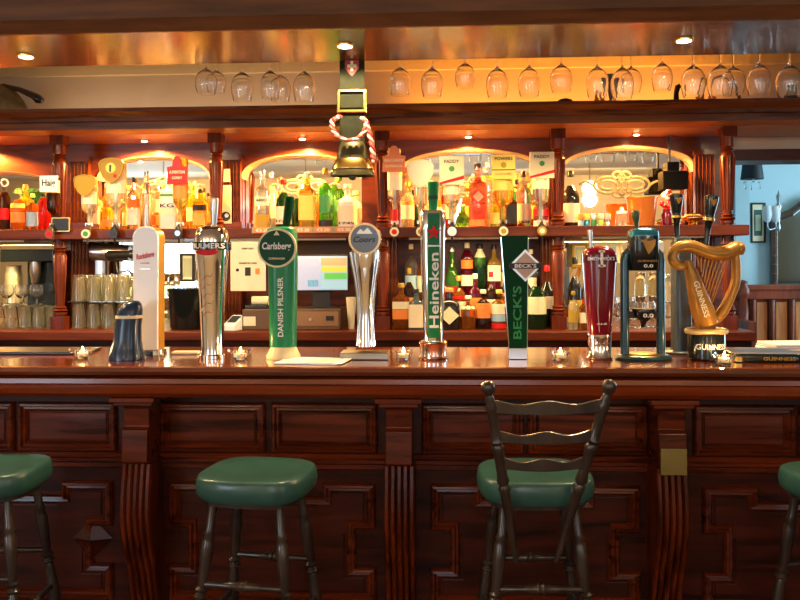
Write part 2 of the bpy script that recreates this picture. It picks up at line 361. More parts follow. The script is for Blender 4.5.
# fluted pilasters behind the posts
for px in (80, 232, 389, 550, 705):
    x0 = X(px, 4.56); hw = .052
    pts = []
    nf = 5
    for k in range(nf * 6 + 1):
        t = k / (nf * 6); pts.append((x0 - hw + 2 * hw * t, 4.565 + .010 * abs(math.sin(PI * nf * t)) ** .7 * 1 - .010))
    poly = pts + [(x0 + hw, 4.60), (x0 - hw, 4.60)]
    MB().prism(poly, ZSH, 2.05, 'xy').box(x0 - hw - .008, x0 + hw + .008, 4.55, 4.6, 2.05, 2.08).box(x0 - hw - .008, x0 + hw + .008, 4.55, 4.6, ZSH, ZSH + .05).build('pilaster', wood_arch, bb)
    MB().prism(poly, ZW, ZSH - .055, 'xy').build('pilaster', wood_arch, bb)
def post(x, y, z0, z1, upper):
    H = z1 - z0; r = .036
    t = [(0, .030), (.015, .030), (.02, .036), (.05, .036), (.055, .026), (.075, .040), (.10, .026), (.115, .034), (.13, .024), (.17, .024), (.5, .031), (.78, .037), (.82, .030), (.835, .024), (.85, .036), (.875, .024), (.89, .036), (.91, .036), (1, .036)]
    m = MB()
    b = .038
    if upper: MB().box(x - b, x + b, y - b, y + b, z1 - .055, z1).build('post_block', varied('matte_mahogany', (.03, .005, .0015), (.13, .020, .004), (30, 30, 3), .65, spec=.15), bb); z1b = z1 - .055
    else: m.box(x - b, x + b, y - b, y + b, z0, z0 + .07); z1b = z1; z0 += .07
    H = z1b - z0
    m.lathe([(z0 + q * H, rr) for q, rr in t], x, y, 18)
    m.build('turned_post', wood_z, bb)
    fl = MB()
    for k in range(10):
        a = 2 * PI * k / 10
        pts = [(x + (.024 + .013 * q) * math.cos(a) * 1.02, y + (.024 + .013 * q) * math.sin(a) * 1.02, z0 + (.17 + .6 * q) * H) for q in (0, .25, .5, .75, 1)]
        fl.tube(pts, .0045, 5)
    return fl
for x in PXX:
    for (z0, z1, up) in ((ZSH, ZC, True), (ZW, ZSH - .055, False)):
        fl = post(x, 4.30, z0, z1, up)
        if up: fl.build('post_reeding', wood_z, bb)
# hot etched ornament on the mirrors
def etched(px, py, sc=1.0):
    x, y, z = P(px, py, YM); m = MB(); y = YM - .002
    def loop(cx, cz, rx, rz, t=.0065):
        m.tube([(x + sc * (cx + rx * math.cos(a)), y, z + sc * (cz + rz * math.sin(a))) for a in [2 * PI * k / 24 for k in range(24)]], t * sc, 6, True, .25)
    for s in (-1, 1):
        loop(s * .075, 0, .075, .045); loop(s * .075, 0, .045, .025); loop(s * .02, .05, .03, .022); loop(s * .02, -.045, .03, .022)
        m.tube([(x + s * sc * q, y, z + sc * (.02 * math.sin(q * 40))) for q in (.15, .17, .19, .21, .23)], .006 * sc, 6, False, .25)
    loop(0, 0, .03, .055)
    m.build('etched_knot', frost, bb)
etched(168, 187); etched(305, 186, .9); frost = mat('soft_etched_frost', (.07, .062, .048), .5); etched(478, 190); etched(622, 186, 1.05)

# back bar downlights
t = thing('added_cornice_uplight', 'added dimmer strip light on the left part of the back bar top', 'light', (X(190, 4.64), 4.64, ZC + .119))  # strip added to brighten the left part of the wall
MB().box(-.9, .9, -.015, .015, 0, .012).build('strip_housing', ivory, t)
l = light('strip', 'AREA', (0, 0, .014), 1.5, (1, .62, .32), (R(180), 0, 0), shape='RECTANGLE', size=1.8, size_y=.02); l.parent = t
for px, nm in ((145, 'second'), (303, 'third'), (469, 'fourth'), (637, 'fifth'), (-30, 'first')):
    Yl = 4.47
    downlight('back_bar_downlight', 'small warm downlight under the cornice above the %s mirror bay from the left' % nm, (X(px, Yl), Yl, ZC - .0065), .020, lamp_e2, 75, (1, .45, .10), R(160), 'downlights under the back bar cornice')
# slim lamps added under the bottle shelf to wash the back worktop
for (n, a, b, ty) in ARCH:
    t = thing('added_shelf_lamp', 'added slim lamp under the bottle shelf in the %s bay from the left' % ['first', 'second', 'third', 'fourth', 'fifth'][n - 1], 'light', ((a + b) / 2, 4.29, ZSH - .056), group='added lamps under the bottle shelf')
    MB().box(-(b - a) * .42, (b - a) * .42, -.012, .012, -.010, 0).build('lamp_housing', ivory, t)
    l = light('strip', 'AREA', (0, 0, -.012), 4.5 if n != 3 else 2, (1, .68, .30), shape='RECTANGLE', size=(b - a) * .8, size_y=.02); l.parent = t
# unseen uplight added behind the cornice for the orange wall glow
t = thing('added_cornice_uplight', 'added amber strip light lying on top of the back bar cornice, washing the cream wall', 'light', (X(560, 4.64), 4.64, ZC + .119))
MB().box(-.9, .9, -.015, .015, 0, .012).build('strip_housing', ivory, t)
l = light('strip', 'AREA', (0, 0, .014), 6, (1, .36, .05), (R(180), 0, 0), shape='RECTANGLE', size=1.8, size_y=.02); l.parent = t
# pendants added behind the viewer for warm light and glows in the mirrors
for px, py in ((164, 205), (306, 188), (590, 190), (450, 210), (-100, 200)):
    Yg = -.5; Yv = 2 * YM - Yg; x = X(px, Yv); z = 2.33
    t = thing('added_globe_pendant', 'added opal globe pendant behind the viewer, seen only in the mirrors', 'light', (x, Yg, z), group='added globe pendants of the front room')
    MB().lathe([(-.09, .015), (-.083, .04), (-.05, .075), (0, .09), (.05, .075), (.083, .04), (.09, .02)], seg=20).build('globe', globe_e, t)
    MB().lathe([(.09, .02), (.10, .02), (.11, .006), (CZ - z, .006)], seg=10).build('stem', brass, t)
    l = light('bulb', 'POINT', (0, 0, -.14), 10, (1, .78, .52), shadow_soft_size=.08); l.parent = t

# ================================================================== COUNTER
ct = thing('bar_counter', 'long mahogany bar counter with carved corbels and stepped raised panels', 'bar counter', (0, 0, 0))
YC = 2.98; CX0, CX1 = -3.3, 3.1; ZT = 1.10
top = [(2.76, ZT - .030), (2.755, ZT - .018), (2.76, ZT - .004), (2.77, ZT - .0008), (3.40, ZT - .0008), (3.40, ZT - .04), (2.80, ZT - .04), (2.78, ZT - .034)]
MB().prism(top, CX0, CX1, 'yz').build('worktop', wood_top, ct)
MB().prism([(2.80, ZT - .04), (2.775, ZT - .046), (2.772, ZT - .062), (2.782, ZT - .068), (2.784, ZT - .080), (2.790, ZT - .100), (2.81, ZT - .116), (2.83, ZT - .12), (YC, ZT - .12), (YC, ZT - .04)], CX0, CX1, 'yz').build('fascia_moulding', wood_fascia, ct)
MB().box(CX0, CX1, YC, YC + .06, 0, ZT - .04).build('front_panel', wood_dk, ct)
MB().box(CX0, CX1, YC + .06, 3.36, ZT - .09, ZT - .04).box(CX0, CX1, 3.30, 3.36, 0, ZT - .09).build('carcass', wood_dk, ct)
zr = Z(461, YC)
MB().prism([(YC, zr + .03), (YC - .012, zr + .025), (YC - .022, zr + .012), (YC - .030, zr + .008), (YC - .030, zr - .004), (YC - .015, zr - .012), (YC - .015, zr - .028), (YC, zr - .034)], CX0, CX1, 'yz').build('dado_rail', wood_x, ct)
MB().box(CX0, CX1, YC - .03, YC, 0, .14).build('plinth', wood_x, ct, .006)
corb = [-138, 134, 398, 672, 945]
YK = 2.83
for i, px in enumerate(corb):
    x = X(px, YK); hw = .047
    zc0 = Z(405, YK); zc1 = Z(464, YK)
    m = MB()
    m.box(x - hw - .035, x + hw + .035, YK - .035, YC, ZT - .135, ZT - .118).box(x - hw - .022, x + hw + .022, YK - .02, YC, ZT - .150, ZT - .135).box(x - hw - .01, x + hw + .01, YK - .008, YC, zc0, ZT - .150)
    m.build('corbel_cap', wood_x, ct, .004)
    zm = Z(432, YK)
    bl = MB().prism([(YC, zc0), (YK, zc0), (YK + .012, zc0 - .02), (YK + .018, zm + .01), (YK - .002, zm), (YK - .008, zc1), (YK + .01, zc1 - .012), (YC, zc1 - .012)], x - hw, x + hw, 'yz').build('corbel_block', wood_x, ct, .003)
    if i == 3:
        MB().box(x - hw + .002, x + hw - .002, YK - .014, YK - .003, Z(472, YK), Z(446, YK)).build('brass_plate', pewter if 0 else mat('aged_brass_plate', (.30, .22, .06), .45, .6), ct, .002)['label'] = 'dull brass plate'
    # fluted S-shaped scroll below
    zt = zc1 - .012; n = 18
    def S(t): return YK + .012 - .026 * math.sin(PI * min(1, t * 1.7)) + .185 * max(0, t - .25) ** 1.3
    for k in range(5):
        a = x - .056 + k * .0224; b = a + .0224
        rs = []
        for j in range(n + 1):
            t = j / n; z = zt - t * (zt - .05); y = S(t)
            rs.append([(a + .001, YC, z), (a + .001, y + .010, z), (a + .006, y, z), (b - .006, y, z), (b - .001, y + .010, z), (b - .001, YC, z)])
        if k == 0: sb = MB()
        sb.rings(rs, smooth=False)
    sb.build('corbel_scroll', wood_z, ct)
PROF = [(-.006, 0), (-.004, .012), (.002, .016), (.006, .010), (.012, .012), (.018, .006), (.022, 0)]
PROFL = [(-.012, 0), (-.010, .014), (-.004, .022), (.003, .024), (.008, .012), (.016, .014), (.022, .006), (.026, 0)]
def rect(x0, x1, z0, z1): return [(x0, z0), (x1, z0), (x1, z1), (x0, z1)]
for (a, b) in ((-62, 12), (22, 114), (163, 262), (274, 374), (424, 520), (530, 643), (695, 790), (800, 895)):
    m = MB(); x0, x1 = X(a, YC), X(b, YC); z0, z1 = Z(450, YC), Z(406, YC)
    m.mold(rect(x0, x1, z0, z1), PROFL, YC)
    m.build('upper_panel_moulding', wood_x, ct)
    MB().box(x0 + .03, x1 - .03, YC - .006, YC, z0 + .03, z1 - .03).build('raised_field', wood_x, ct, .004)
s = YC / F
def stepped(cpx, half=102, diamond=False, zig=0):
    cx = X(cpx, YC); h = half * s; zt = Z(486, YC); zb = .20
    H = zt - zb
    a, b = 40 * s, 20 * s          # corner block size, side indent
    def half_pts(sg):
        return [(cx + sg * (h - 47 * s), zt - 14 * s), (cx + sg * (h - 47 * s), zt), (cx + sg * h, zt), (cx + sg * h, zt - 40 * s), (cx + sg * (h - 20 * s), zt - 40 * s), (cx + sg * (h - 20 * s), zt - 84 * s),
                (cx + sg * h, zt - 84 * s), (cx + sg * h, zb), ]
    pts = half_pts(-1) + half_pts(1)[::-1]
    m = MB(); m.mold(pts, PROFL, YC)
    m.build('stepped_moulding', wood_x, ct)
    # inner raised field following the step
    m = MB()
    inner = [(x * 1.0 + (.034 if x < cx else -.034), z + (.03 if z < zb + .01 else -.03)) for x, z in pts]
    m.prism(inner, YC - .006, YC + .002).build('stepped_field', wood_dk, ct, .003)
    if diamond:
        dz = zt - 56 * s; r = 21 * s; dx = X(diamond, YC)
        m = MB(); m.add([(dx - r, YC - .006, dz), (dx, YC - .006, dz - r), (dx + r, YC - .006, dz), (dx, YC - .006, dz + r), (dx, YC - .030, dz)], [(0, 1, 4), (1, 2, 4), (2, 3, 4), (3, 0, 4)])
        m.build('diamond_boss', wood_dk, ct)
stepped(14, 100, 92); stepped(271, 102); stepped(533, 100); stepped(800, 92)

# ================================================================== STOOLS
leg_prof = [(0, .011), (.03, .014), (.18, .017), (.20, .022), (.215, .012), (.23, .022), (.25, .012), (.27, .017), (.45, .021), (.60, .015), (.61, .013), (.62, .021), (.635, .012), (.65, .021), (.66, .012), (.68, .014), (.78, .019), (.84, .019), (.86, .014), (.87, .018), (.89, .013), (1, .014)]
leg_w = varied('dark_stained_legs', (.018, .011, .008), (.055, .035, .024), (14, 14, 3), .28, coat=.5)
def seat_mesh(w=.177, d=.165, t=.066):
    m = MB()
    T = .812
    m.loft([(T - t, w * .84, d * .84), (T - t - .003, w * .92, d * .92), (T - t + .010, w * .985, d * .985), (T - t * .5, w, d), (T - .014, w * .985, d * .985), (T - .004, w * .965, d * .965), (T, w * .93, d * .93), (T - .003, w * .7, d * .7), (T - .008, w * .4, d * .4), (T - .009, w * .1, d * .1)], 3.2, 48)
    return m
def add_base(t, back=False):
    seat_mesh().build('seat', green_v, t)
    MB().loft([(.728, .15, .14), (.746, .15, .14)], 3.4, 32).build('seat_board', leg_w, t)
    feet = {}
    for sx in (-1, 1):
        for sy in (-1, 1):
            p1 = Vector((sx * .105, sy * .10, .732)); p0 = Vector((sx * .185, sy * .18, 0)); feet[sx, sy] = (p0, p1)
            MB().turned(p0, p1, leg_prof).build('leg', leg_w, t)
    def at(k, q): a, b = feet[k]; return a.lerp(b, q)
    sp = [(0, .009), (.3, .010), (.45, .013), (.47, .017), (.5, .012), (.53, .017), (.55, .013), (.7, .010), (1, .009)]
    for z, ks in ((.67, (((-1, -1), (1, -1)), ((-1, 1), (1, 1)))), (.50, (((-1, -1), (-1, 1)), ((1, -1), (1, 1)))), (.30, (((-1, -1), (1, -1)), ((-1, 1), (1, 1)))), (.24, (((-1, -1), (-1, 1)), ((1, -1), (1, 1))))):
        for a, b in ks: MB().turned(at(a, z), at(b, z), sp, 10).build('stretcher', leg_w, t)
def stool(px, Y, rz, label):
    t = thing('bar_stool', label, 'stool', (X(px, Y), Y, 0), rz, 'green vinyl bar stools'); add_base(t); return t
st = stool(257, 2.50, R(-8), 'backless green vinyl bar stool standing second from left, fully in view')
def restool(px, Y, rz, label, z=0):
    o = copy_tree(st); o.location = (X(px, Y), Y, z); o.rotation_euler = (0, 0, rz); o['label'] = label
restool(-12, 2.52, R(4), 'green vinyl bar stool cut off by the left edge of the picture')
restool(847, 2.52, R(12), 'green vinyl bar stool cut off by the right edge of the picture')
ch = thing('bar_chair', 'green vinyl bar stool with a turned ladder back facing the viewer', 'bar chair', (X(533, 2.52), 2.52, 0), R(2))
add_base(ch)
Yt = -.245
cxw, cyw = X(533, 2.52), 2.52
def loc(px, py, Y): p = P(px, py, Y); return Vector((p[0] - cxw, Y - cyw, p[2]))
bp = {}
for sx, pt, pb in ((-1, 483, 513), (1, 608, 553)):
    a = loc(pb, 563, 2.36); b = loc(pt, 381, 2.26); bp[sx] = (a, b)
    MB().turned(a, b, [(0, .007), (.05, .009), (.25, .013), (.40, .015), (.42, .019), (.44, .013), (.46, .019), (.5, .015), (.62, .016), (.64, .020), (.66, .014), (.68, .020), (.70, .015), (.84, .015), (.86, .019), (.88, .013), (.90, .014), (.925, .010), (.94, .017), (.965, .021), (.985, .018), (.995, .011), (1, .003)], 12).build('back_post', leg_w, ch)
for q, dz in ((.86, .030), (.70, .026), (.555, .027)):
    a = bp[-1][0].lerp(bp[-1][1], q); b = bp[1][0].lerp(bp[1][1], q); n = 16; rs = []
    for k in range(n + 1):
        t_ = k / n; p = a.lerp(b, t_); y = p.y - .022 * math.sin(PI * t_)
        zt_ = p.z + dz * .5 + .006 * math.cos(2 * PI * t_ * 2) ; zb_ = p.z - dz * .5 - .004 * math.sin(PI * t_)
        rs.append([(p.x, y - .006, zb_), (p.x, y + .006, zb_), (p.x, y + .006, zt_), (p.x, y - .006, zt_)])
    MB().rings(rs, smooth=False).build('back_slat', leg_w, ch, .002)

# ================================================================== GLASSWARE
WN = ['first', 'second', 'third', 'fourth', 'fifth', 'sixth', 'seventh', 'eighth', 'ninth', 'tenth', 'eleventh', 'twelfth', 'thirteenth', 'fourteenth', 'fifteenth', 'sixteenth', 'seventeenth', 'eighteenth', 'nineteenth', 'twentieth', 'twenty-first']
def wine_mesh(bw=.049, H=.25):
    """upside-down stem glass: z=0 is the foot, going down"""
    b = H - .122
    o = [(0, .034), (-.002, .034), (-.006, .010), (-.012, .0042), (-b + .012, .0042), (-b + .002, .007), (-b - .006, .018), (-b - .022, bw * .76), (-b - .045, bw * .96), (-b - .065, bw), (-b - .09, bw * .96), (-H, bw * .80)]
    i = [(-H, bw * .80 - .002), (-b - .09, bw * .96 - .0022), (-b - .065, bw - .0022), (-b - .045, bw * .96 - .0024), (-b - .022, bw * .76 - .0026), (-b - .010, .016), (-b - .004, .004)]
    return MB().lathe(o + i, seg=28)
hang = [(207, 93, 1), (217, 91, .95), (243, 100, 1), (271, 98, .9), (281, 101, 1), (305, 101, 1), (401, 95, 1), (433, 97, 1), (466, 88, .9), (498, 98, 1), (530, 97, 1), (562, 93, 1), (598, 98, 1), (623, 100, 1), (632, 94, .95), (663, 92, .9), (694, 98, 1.05), (721, 98, 1.1), (734, 96, 1.05), (760, 97, 1.05), (790, 99, 1.1)]
base_g = None
for i, (px, pb, k) in enumerate(hang):
    Yh = 3.50 if i not in (1, 4, 14, 18) else 3.60
    if base_g is None: g = base_g = wine_mesh().build('wine_glass', glass_m)
    else: g = base_g.copy(); COL.objects.link(g)
    z = 2.435 - (97 - pb) * -.0 ; H = z - Z(pb, Yh, px)
    g.scale = (k, k, H / .25); g.location = (X(px, Yh), Yh, z)
    tag(g, 'upturned stemmed glass hanging from the canopy rack, %s from the left' % WN[i], 'wine glass', 'glasses hanging from the rack')

def pint_mesh(r0=.030, r1=.040, h=.145, up=False):
    o = [(0, r0 * .9), (.003, r0), (h * .6, r0 + (r1 - r0) * .75), (h, r1)]; i = [(h, r1 - .0022), (h * .6, r0 + (r1 - r0) * .75 - .0022), (.010, r0 - .003), (.009, .004)]
    m = MB().lathe(o + i, seg=16)
    if not up: m.xf(lambda p: (p.x, p.y, h - p.z))
    return m
pg = None
def stack(cx, cy, z, label, group, sc=(1, 1, 1)):
    global pg
    if pg is None: g = pg = pint_mesh().build('beer_glass', mat('gold_lit_glass', (1, .95, .74), .02, 0, .95, 1.45))  # golden light on the glasses put into the yellow tint
    else: g = pg.copy(); COL.objects.link(g)
    g.location = (cx, cy, z); g.scale = sc
    tag(g, label, 'glass', group)
WN2 = WN
for tier in (0, 1):
    for row in (0, 1):
        for k in range(5):
            Yg = 4.36 + row * .095
            stack(X(82, 4.36) + k * .0845 - .018, Yg, ZW + tier * .150, 'upturned straight beer glass, %s tier, %s row, %s from the left, beside the white tap' % (('lower', 'upper')[tier], ('front', 'back')[row], WN2[k]), 'beer glasses stacked behind the white tap', (1.02, 1.02, 1.0))
MB().box(X(82, 4.36) - .065, X(82, 4.36) + .37, 4.315, 4.50, ZW + .1455, ZW + .1495).build('glass_tray', glass_m)
tag(bpy.data.objects['glass_tray'], 'thin clear sheet lying between the two tiers of stacked beer glasses', 'tray')
for row in (0, 1):
    for k in range(6):
        stack(X(-16, 4.36) + k * .079, 4.36 + row * .082, ZW, 'upturned small beer glass left of the turned post, %s row, %s from the left' % (('front', 'back')[row], WN2[k]), 'small glasses on the worktop at far left', (.92, .92, .86))
gob = None
for k in range(4):
    x = X(-6, 4.38) + k * .085
    m = MB().lathe([(0, .032), (.003, .032), (.008, .006), (.030, .005), (.040, .022), (.06, .036), (.09, .037), (.11, .031), (.11, .029), (.09, .035), (.06, .034), (.043, .018), (.041, .003)], seg=18)
    if gob is None: g = gob = m.build('goblet', glass_m)
    else: g = gob.copy(); COL.objects.link(g)
    g.location = (x, 4.36, ZW + .132)
    tag(g, 'small stemmed goblet standing on upturned glasses at far left, %s from the left' % WN2[k], 'goblet', 'goblets at far left')
for k in range(5):
    g = gob.copy(); COL.objects.link(g); g.location = (X(622 + k * 9, 4.34 + (k % 2) * .09), 4.34 + (k % 2) * .09, ZW); g.scale = (.85, .85, 1.25)
    tag(g, 'small stemmed glass behind the teal tap frame, %s from the left' % WN2[k], 'goblet', 'goblets behind the teal tap frame')
for k in range(2):
    for tier in (0, 1):
        stack(X(668 + k * 15, 4.36), 4.36, ZW + tier * .1455, 'upturned tall beer glass right of the teal tap frame, %s tier, %s one' % (('lower', 'upper')[tier], ('left', 'right')[k]), 'glasses right of the teal tap frame', (.95, .95, 1))

# ================================================================== BOTTLES
KIND = {
 'spirit': (2, [(0, .94), (.01, 1), (.60, 1), (.66, .93), (.72, .55), (.76, .36), (.93, .32), (.94, .37), (1, .37)]),
 'wine':   (2, [(0, .94), (.01, 1), (.52, 1), (.60, .90), (.68, .55), (.74, .38), (.93, .34), (.94, .38), (1, .38)]),
 'square': (5, [(0, .95), (.01, 1), (.62, 1), (.68, .92), (.73, .45), (.78, .34), (.92, .32), (.93, .38), (1, .38)]),
 'squat':  (4, [(0, .95), (.02, 1), (.55, 1), (.63, .92), (.70, .50), (.74, .30), (.88, .28), (.89, .42), (1, .42)]),
 'slim':   (2, [(0, .94), (.01, 1), (.72, 1), (.80, .75), (.86, .48), (.95, .42), (.955, .5), (1, .5)]),
 'round':  (2, [(0, .60), (.02, .7), (.12, .92), (.28, 1), (.42, .92), (.55, .60), (.64, .34), (.90, .30), (.91, .4), (1, .4)]),
 'shaker': (2, [(0, .85), (.01, .88), (.60, 1), (.61, .98), (.72, .80), (.80, .52), (.82, .5), (.92, .48), (.97, .4), (1, .2)])}
def ring_at(kind, t):
    p, prof = KIND[kind]
    for i in range(len(prof) - 1):
        if prof[i][0] <= t <= prof[i + 1][0]:
            a, b = prof[i], prof[i + 1]; q = (t - a[0]) / (b[0] - a[0] + 1e-9); return a[1] + (b[1] - a[1]) * q
    return prof[-1][1]
def patch(kind, r, h, t0, t1, ang=80, flip=False, grow=1.025):
    p = KIND[kind][0]; m = MB(); rs = []
    for t in [t0 + (t1 - t0) * j / 4 for j in range(5)]:
        rr = ring_at(kind, t) * r * grow; z = t * h if not flip else h - t * h; ring = []
        for k in range(13):
            a = R(-90 - ang + 2 * ang * k / 12); c, d = math.cos(a), math.sin(a)
            ring.append((rr * math.copysign(abs(c) ** (2 / p), c), rr * math.copysign(abs(d) ** (2 / p), d), z))
        rs.append(ring)
    return m.rings(rs, False, False, True, closed=False)
def bottle(name, label, px, ptop, wpx, Y, zb, kind, glass, cap, bands=(), cat='bottle', group=None, txt=None):
    x = X(px, Y); h = Z(ptop, Y, px) - zb; r = wpx / 2 * Y / F
    t = thing(name, label, cat, (x, Y, zb), 0, group); p, prof = KIND[kind]
    tc = .90
    body = [(q * h, rr * r, rr * r) for q, rr in prof if q <= .92]
    MB().loft(body, p, 24).build('glass_body', G[glass], t)
    cr = ring_at(kind, .95) * r * 1.05
    MB().lathe([(tc * h, cr * .9), (tc * h + .001, cr), (h * .985, cr), (h, cr * .85)], seg=14).build('cap', cap, t)
    for i, b in enumerate(bands):
        patch(kind, r, h, b[0], b[1], b[3] if len(b) > 3 else 78).build('paper_label', b[2], t)
    if txt:
        s_, tf, hh, m_ = txt[:4]
        rr = ring_at(kind, tf) * r * 1.03
        text(s_, 0, tf * h, hh, m_, t, -rr - .001, width=min(rr * 1.5, 9) if p < 3 else rr * 1.6)
    return t
GU = 'bottles on the upper shelf'; GL = 'bottles on the back worktop'
# --- upper shelf, far-left bay
U = 4.44
bottle('spirit_bottle', 'slim dark brown bottle at the far left end of the upper shelf', 5, 184, 11, U, ZSH, 'slim', 'brown', black_pl, ((.25, .5, red),), group=GU)
rg = MB().tube([(X(5, 4.36) + .019 * math.cos(a), 4.36, Z(181, 4.36, 5) + .019 * math.sin(a)) for a in [2 * PI * k / 18 for k in range(18)]], .005, 8, True).build('bottle_ring', white_pl)
tag(rg, 'white ring hooked over the neck of the dark brown bottle at far left', 'ring')
bottle('juice_bottle', 'orange liqueur bottle with a yellow shoulder beside the dark brown bottle', 19, 188, 15, U - .02, ZSH, 'spirit', 'orange', yellow_pr, ((.55, .66, yellow_pr), (.2, .45, orange_pr)), group=GU)
bottle('juice_bottle', 'second yellow liqueur bottle behind the orange one at far left', 26, 183, 13, U + .07, ZSH, 'square', 'yellow', orange_pr, (), group=GU)
bottle('spirit_bottle', 'amber bottle with a grey-green patterned label left of the red bottle', 33, 192, 12, U, ZSH, 'spirit', 'amber', yellow_pr, ((.12, .5, blue_pr),), group=GU)
bottle('liqueur_bottle', 'bright red liqueur bottle on the upper shelf at left', 45, 186, 12, U - .04, ZSH, 'spirit', 'red', red, (), group=GU)
bottle('spirit_bottle', 'pale green-topped clear bottle behind the red bottle', 52, 190, 13, U + .1, ZSH, 'square', 'clear', green_pr, ((.2, .5, ivory),), group=GU)
ln = MB()
for k in range(9):
    a = R(20 + k * 18); bx = X(18, 4.52); bz = Z(190, 4.52, 18)
    ln.tube([(bx, 4.59, bz - .05), (bx + .04 * math.cos(a), 4.59 + .01 * (k % 3), bz + .03 * math.sin(a)), (bx + .09 * math.cos(a), 4.59 + .015 * (k % 3), bz + .045 * math.sin(a) - .01)], [.003, .007, .001], 6)
pl = thing('potted_plant', 'small green leafy plant poking out behind the orange bottles', 'plant', (0, 0, 0))
ln.build('leaf', mat('leaf_green', (.03, .20, .05), .5), pl)
MB().lathe([(ZSH, .03), (ZSH + .002, .035), (ZSH + .13, .045), (ZSH + .13, .02)], X(18, 4.52), 4.605, 16).build('pot', terra, pl)
sg = thing('chalk_sign', 'small black framed sign clipped to the shelf below the white name plate', 'sign', (X(61, 4.2), 4.205, Z(223, 4.2, 61)))
MB().box(-.048, .048, -.006, .004, -.036, .036).build('board', black_pl, sg)
MB().mold(rect(-.05, .05, -.038, .038), [(0, 0), (0, .008), (.005, .008), (.005, 0)], 0).build('frame', brass, sg)
# --- upper shelf, bay two
bottle('spirit_bottle', 'clear spirit bottle with cream label behind the plain gold shield', 96, 186, 12, U + .03, ZSH, 'square', 'cream', white_pl, ((.15, .55, ivory),), group=GU)
bottle('liqueur_bottle', 'yellow liqueur bottle with a green spot standing left of the silver shaker', 110, 196, 17, U - .08, ZSH, 'squat', 'yellow', green_pr, ((.1, .3, orange_pr),), group=GU)
bottle('spirit_bottle', 'clear bottle with an orange and white label left of the silver shaker', 135, 176, 13, U, ZSH, 'square', 'clear', black_pr, ((.42, .58, orange_pr), (.1, .40, white)), group=GU)
bottle('spirit_bottle', 'golden bottle with an orange base label behind the silver shaker', 128, 184, 11, U + .1, ZSH, 'spirit', 'gold', gold_pr, ((.1, .4, ivory),), group=GU)
bottle('cocktail_shaker', 'silver cocktail shaker standing on the upper shelf', 147, 170, 10, U - .03, ZSH, 'shaker', 'clear', steel, ((.0, .6, steel, 178), (.62, .8, steel, 178)), cat='shaker')
bottle('spirit_bottle', 'clear bottle with a small red label right of the silver shaker', 157, 178, 11, U + .06, ZSH, 'spirit', 'clear', ivory, ((.1, .3, orange_pr), (.35, .6, ivory)), group=GU)
bottle('spirit_bottle', 'broad white-labelled bottle with a green neck band left of the red sign', 170, 172, 17, U - .02, ZSH, 'square', 'white', white_pl, ((.58, .62, green_pr), (.25, .4, ivory)), group=GU, txt=('KG', .42, .022, black_pr))
bottle('spirit_bottle', 'golden whiskey bottle with a black label left of the turned post', 201, 188, 14, U - .04, ZSH, 'square', 'yellow', black_pl, ((.46, .60, black_pr), (.1, .4, yellow_pr)), group=GU)
bottle('spirit_bottle', 'pale golden bottle with dark cap tucked beside the turned post', 209, 192, 11, U + .08, ZSH, 'square', 'gold', black_pl, ((.2, .5, yellow_pr),), group=GU)
# --- bay three
bottle('spirit_bottle', 'tall clear bottle with dark lettering and amber base at left of bay three', 263, 170, 14, U - .02, ZSH, 'square', 'clear', steel, ((.40, .55, ivory), (.0, .25, gold_pr)), group=GU, txt=('ABSO', .49, .014, black_pr))
bottle('spirit_bottle', 'clear long-necked bottle with a silver cap behind the lettered bottle', 272, 172, 13, U + .1, ZSH, 'spirit', 'cream', steel, ((.2, .5, ivory),), group=GU)
bottle('wine_bottle', 'green wine bottle with a red foil top and pale label', 284, 179, 16, U, ZSH, 'wine', 'dkgreen', red, ((.1, .45, paper),), group=GU, txt=('HW', .16, .016, black_pr))
bottle('spirit_bottle', 'golden square bottle in front of the etched knot', 308, 172, 17, U - .02, ZSH, 'square', 'gold', ivory, ((.15, .58, yellow_pr),), group=GU)
bottle('whiskey_bottle', 'bright green whiskey bottle, front one of the green pair', 326, 168, 14, U - .03, ZSH, 'spirit', 'green', gold_pr, ((.25, .55, green_pr), (.02, .14, black_pr)), group=GU)
bottle('whiskey_bottle', 'bright green whiskey bottle, rear one of the green pair', 334, 170, 12, U + .08, ZSH, 'spirit', 'green', green_pr, ((.3, .5, green_pr),), group=GU)
bottle('spirit_bottle', 'broad frosted cream bottle below the hanging bell', 348, 184, 19, U, ZSH, 'squat', 'white', ivory, ((.1, .5, ivory),), group=GU, txt=('1745', .12, .012, black_pr))
# --- bay four, upper
bottle('spirit_bottle', 'clear bottle with orange band beside the orange brand plate', 408, 182, 13, U + .05, ZSH, 'spirit', 'cream', orange_pr, ((.2, .5, ivory), (.5, .58, orange_pr)), group=GU)
bottle('spirit_bottle', 'slim dark bottle behind the green beer tap handle', 414, 190, 10, U + .14, ZSH, 'wine', 'dkgreen', black_pl, (), group=GU)
bottle('spirit_bottle', 'green round bottle on the shelf right of the green beer tap', 463, 205, 14, U - .07, ZSH, 'round', 'green', cream, (), group=GU)
dg = bottle('gin_bottle', 'pink gin bottle with a diamond-shaped label on the upper shelf', 478, 164, 18, U - .06, ZSH, 'square', 'pink', steel, ((.02, .12, orange_pr),), group=GU)
MB().prism([(-.038, .165), (0, .125), (.038, .165), (0, .205)], -.058, -.054).build('diamond_label', red, dg)
MB().prism([(-.030, .165), (0, .133), (.030, .165), (0, .197)], -.0605, -.0585).build('diamond_label', mat('pink_print', (.85, .45, .36), .5), dg)
bottle('decanter', 'glass decanter with a pointed stopper behind the pink gin', 488, 163, 13, U + .1, ZSH, 'spirit', 'clear', G['clear'], (), group=GU)
bottle('spirit_bottle', 'slim yellow-green bottle with golden label left of the golden brand plate', 497, 196, 12, U - .07, ZSH, 'spirit', 'yellow', black_pl, ((.1, .45, yellow_pr),), group=GU)
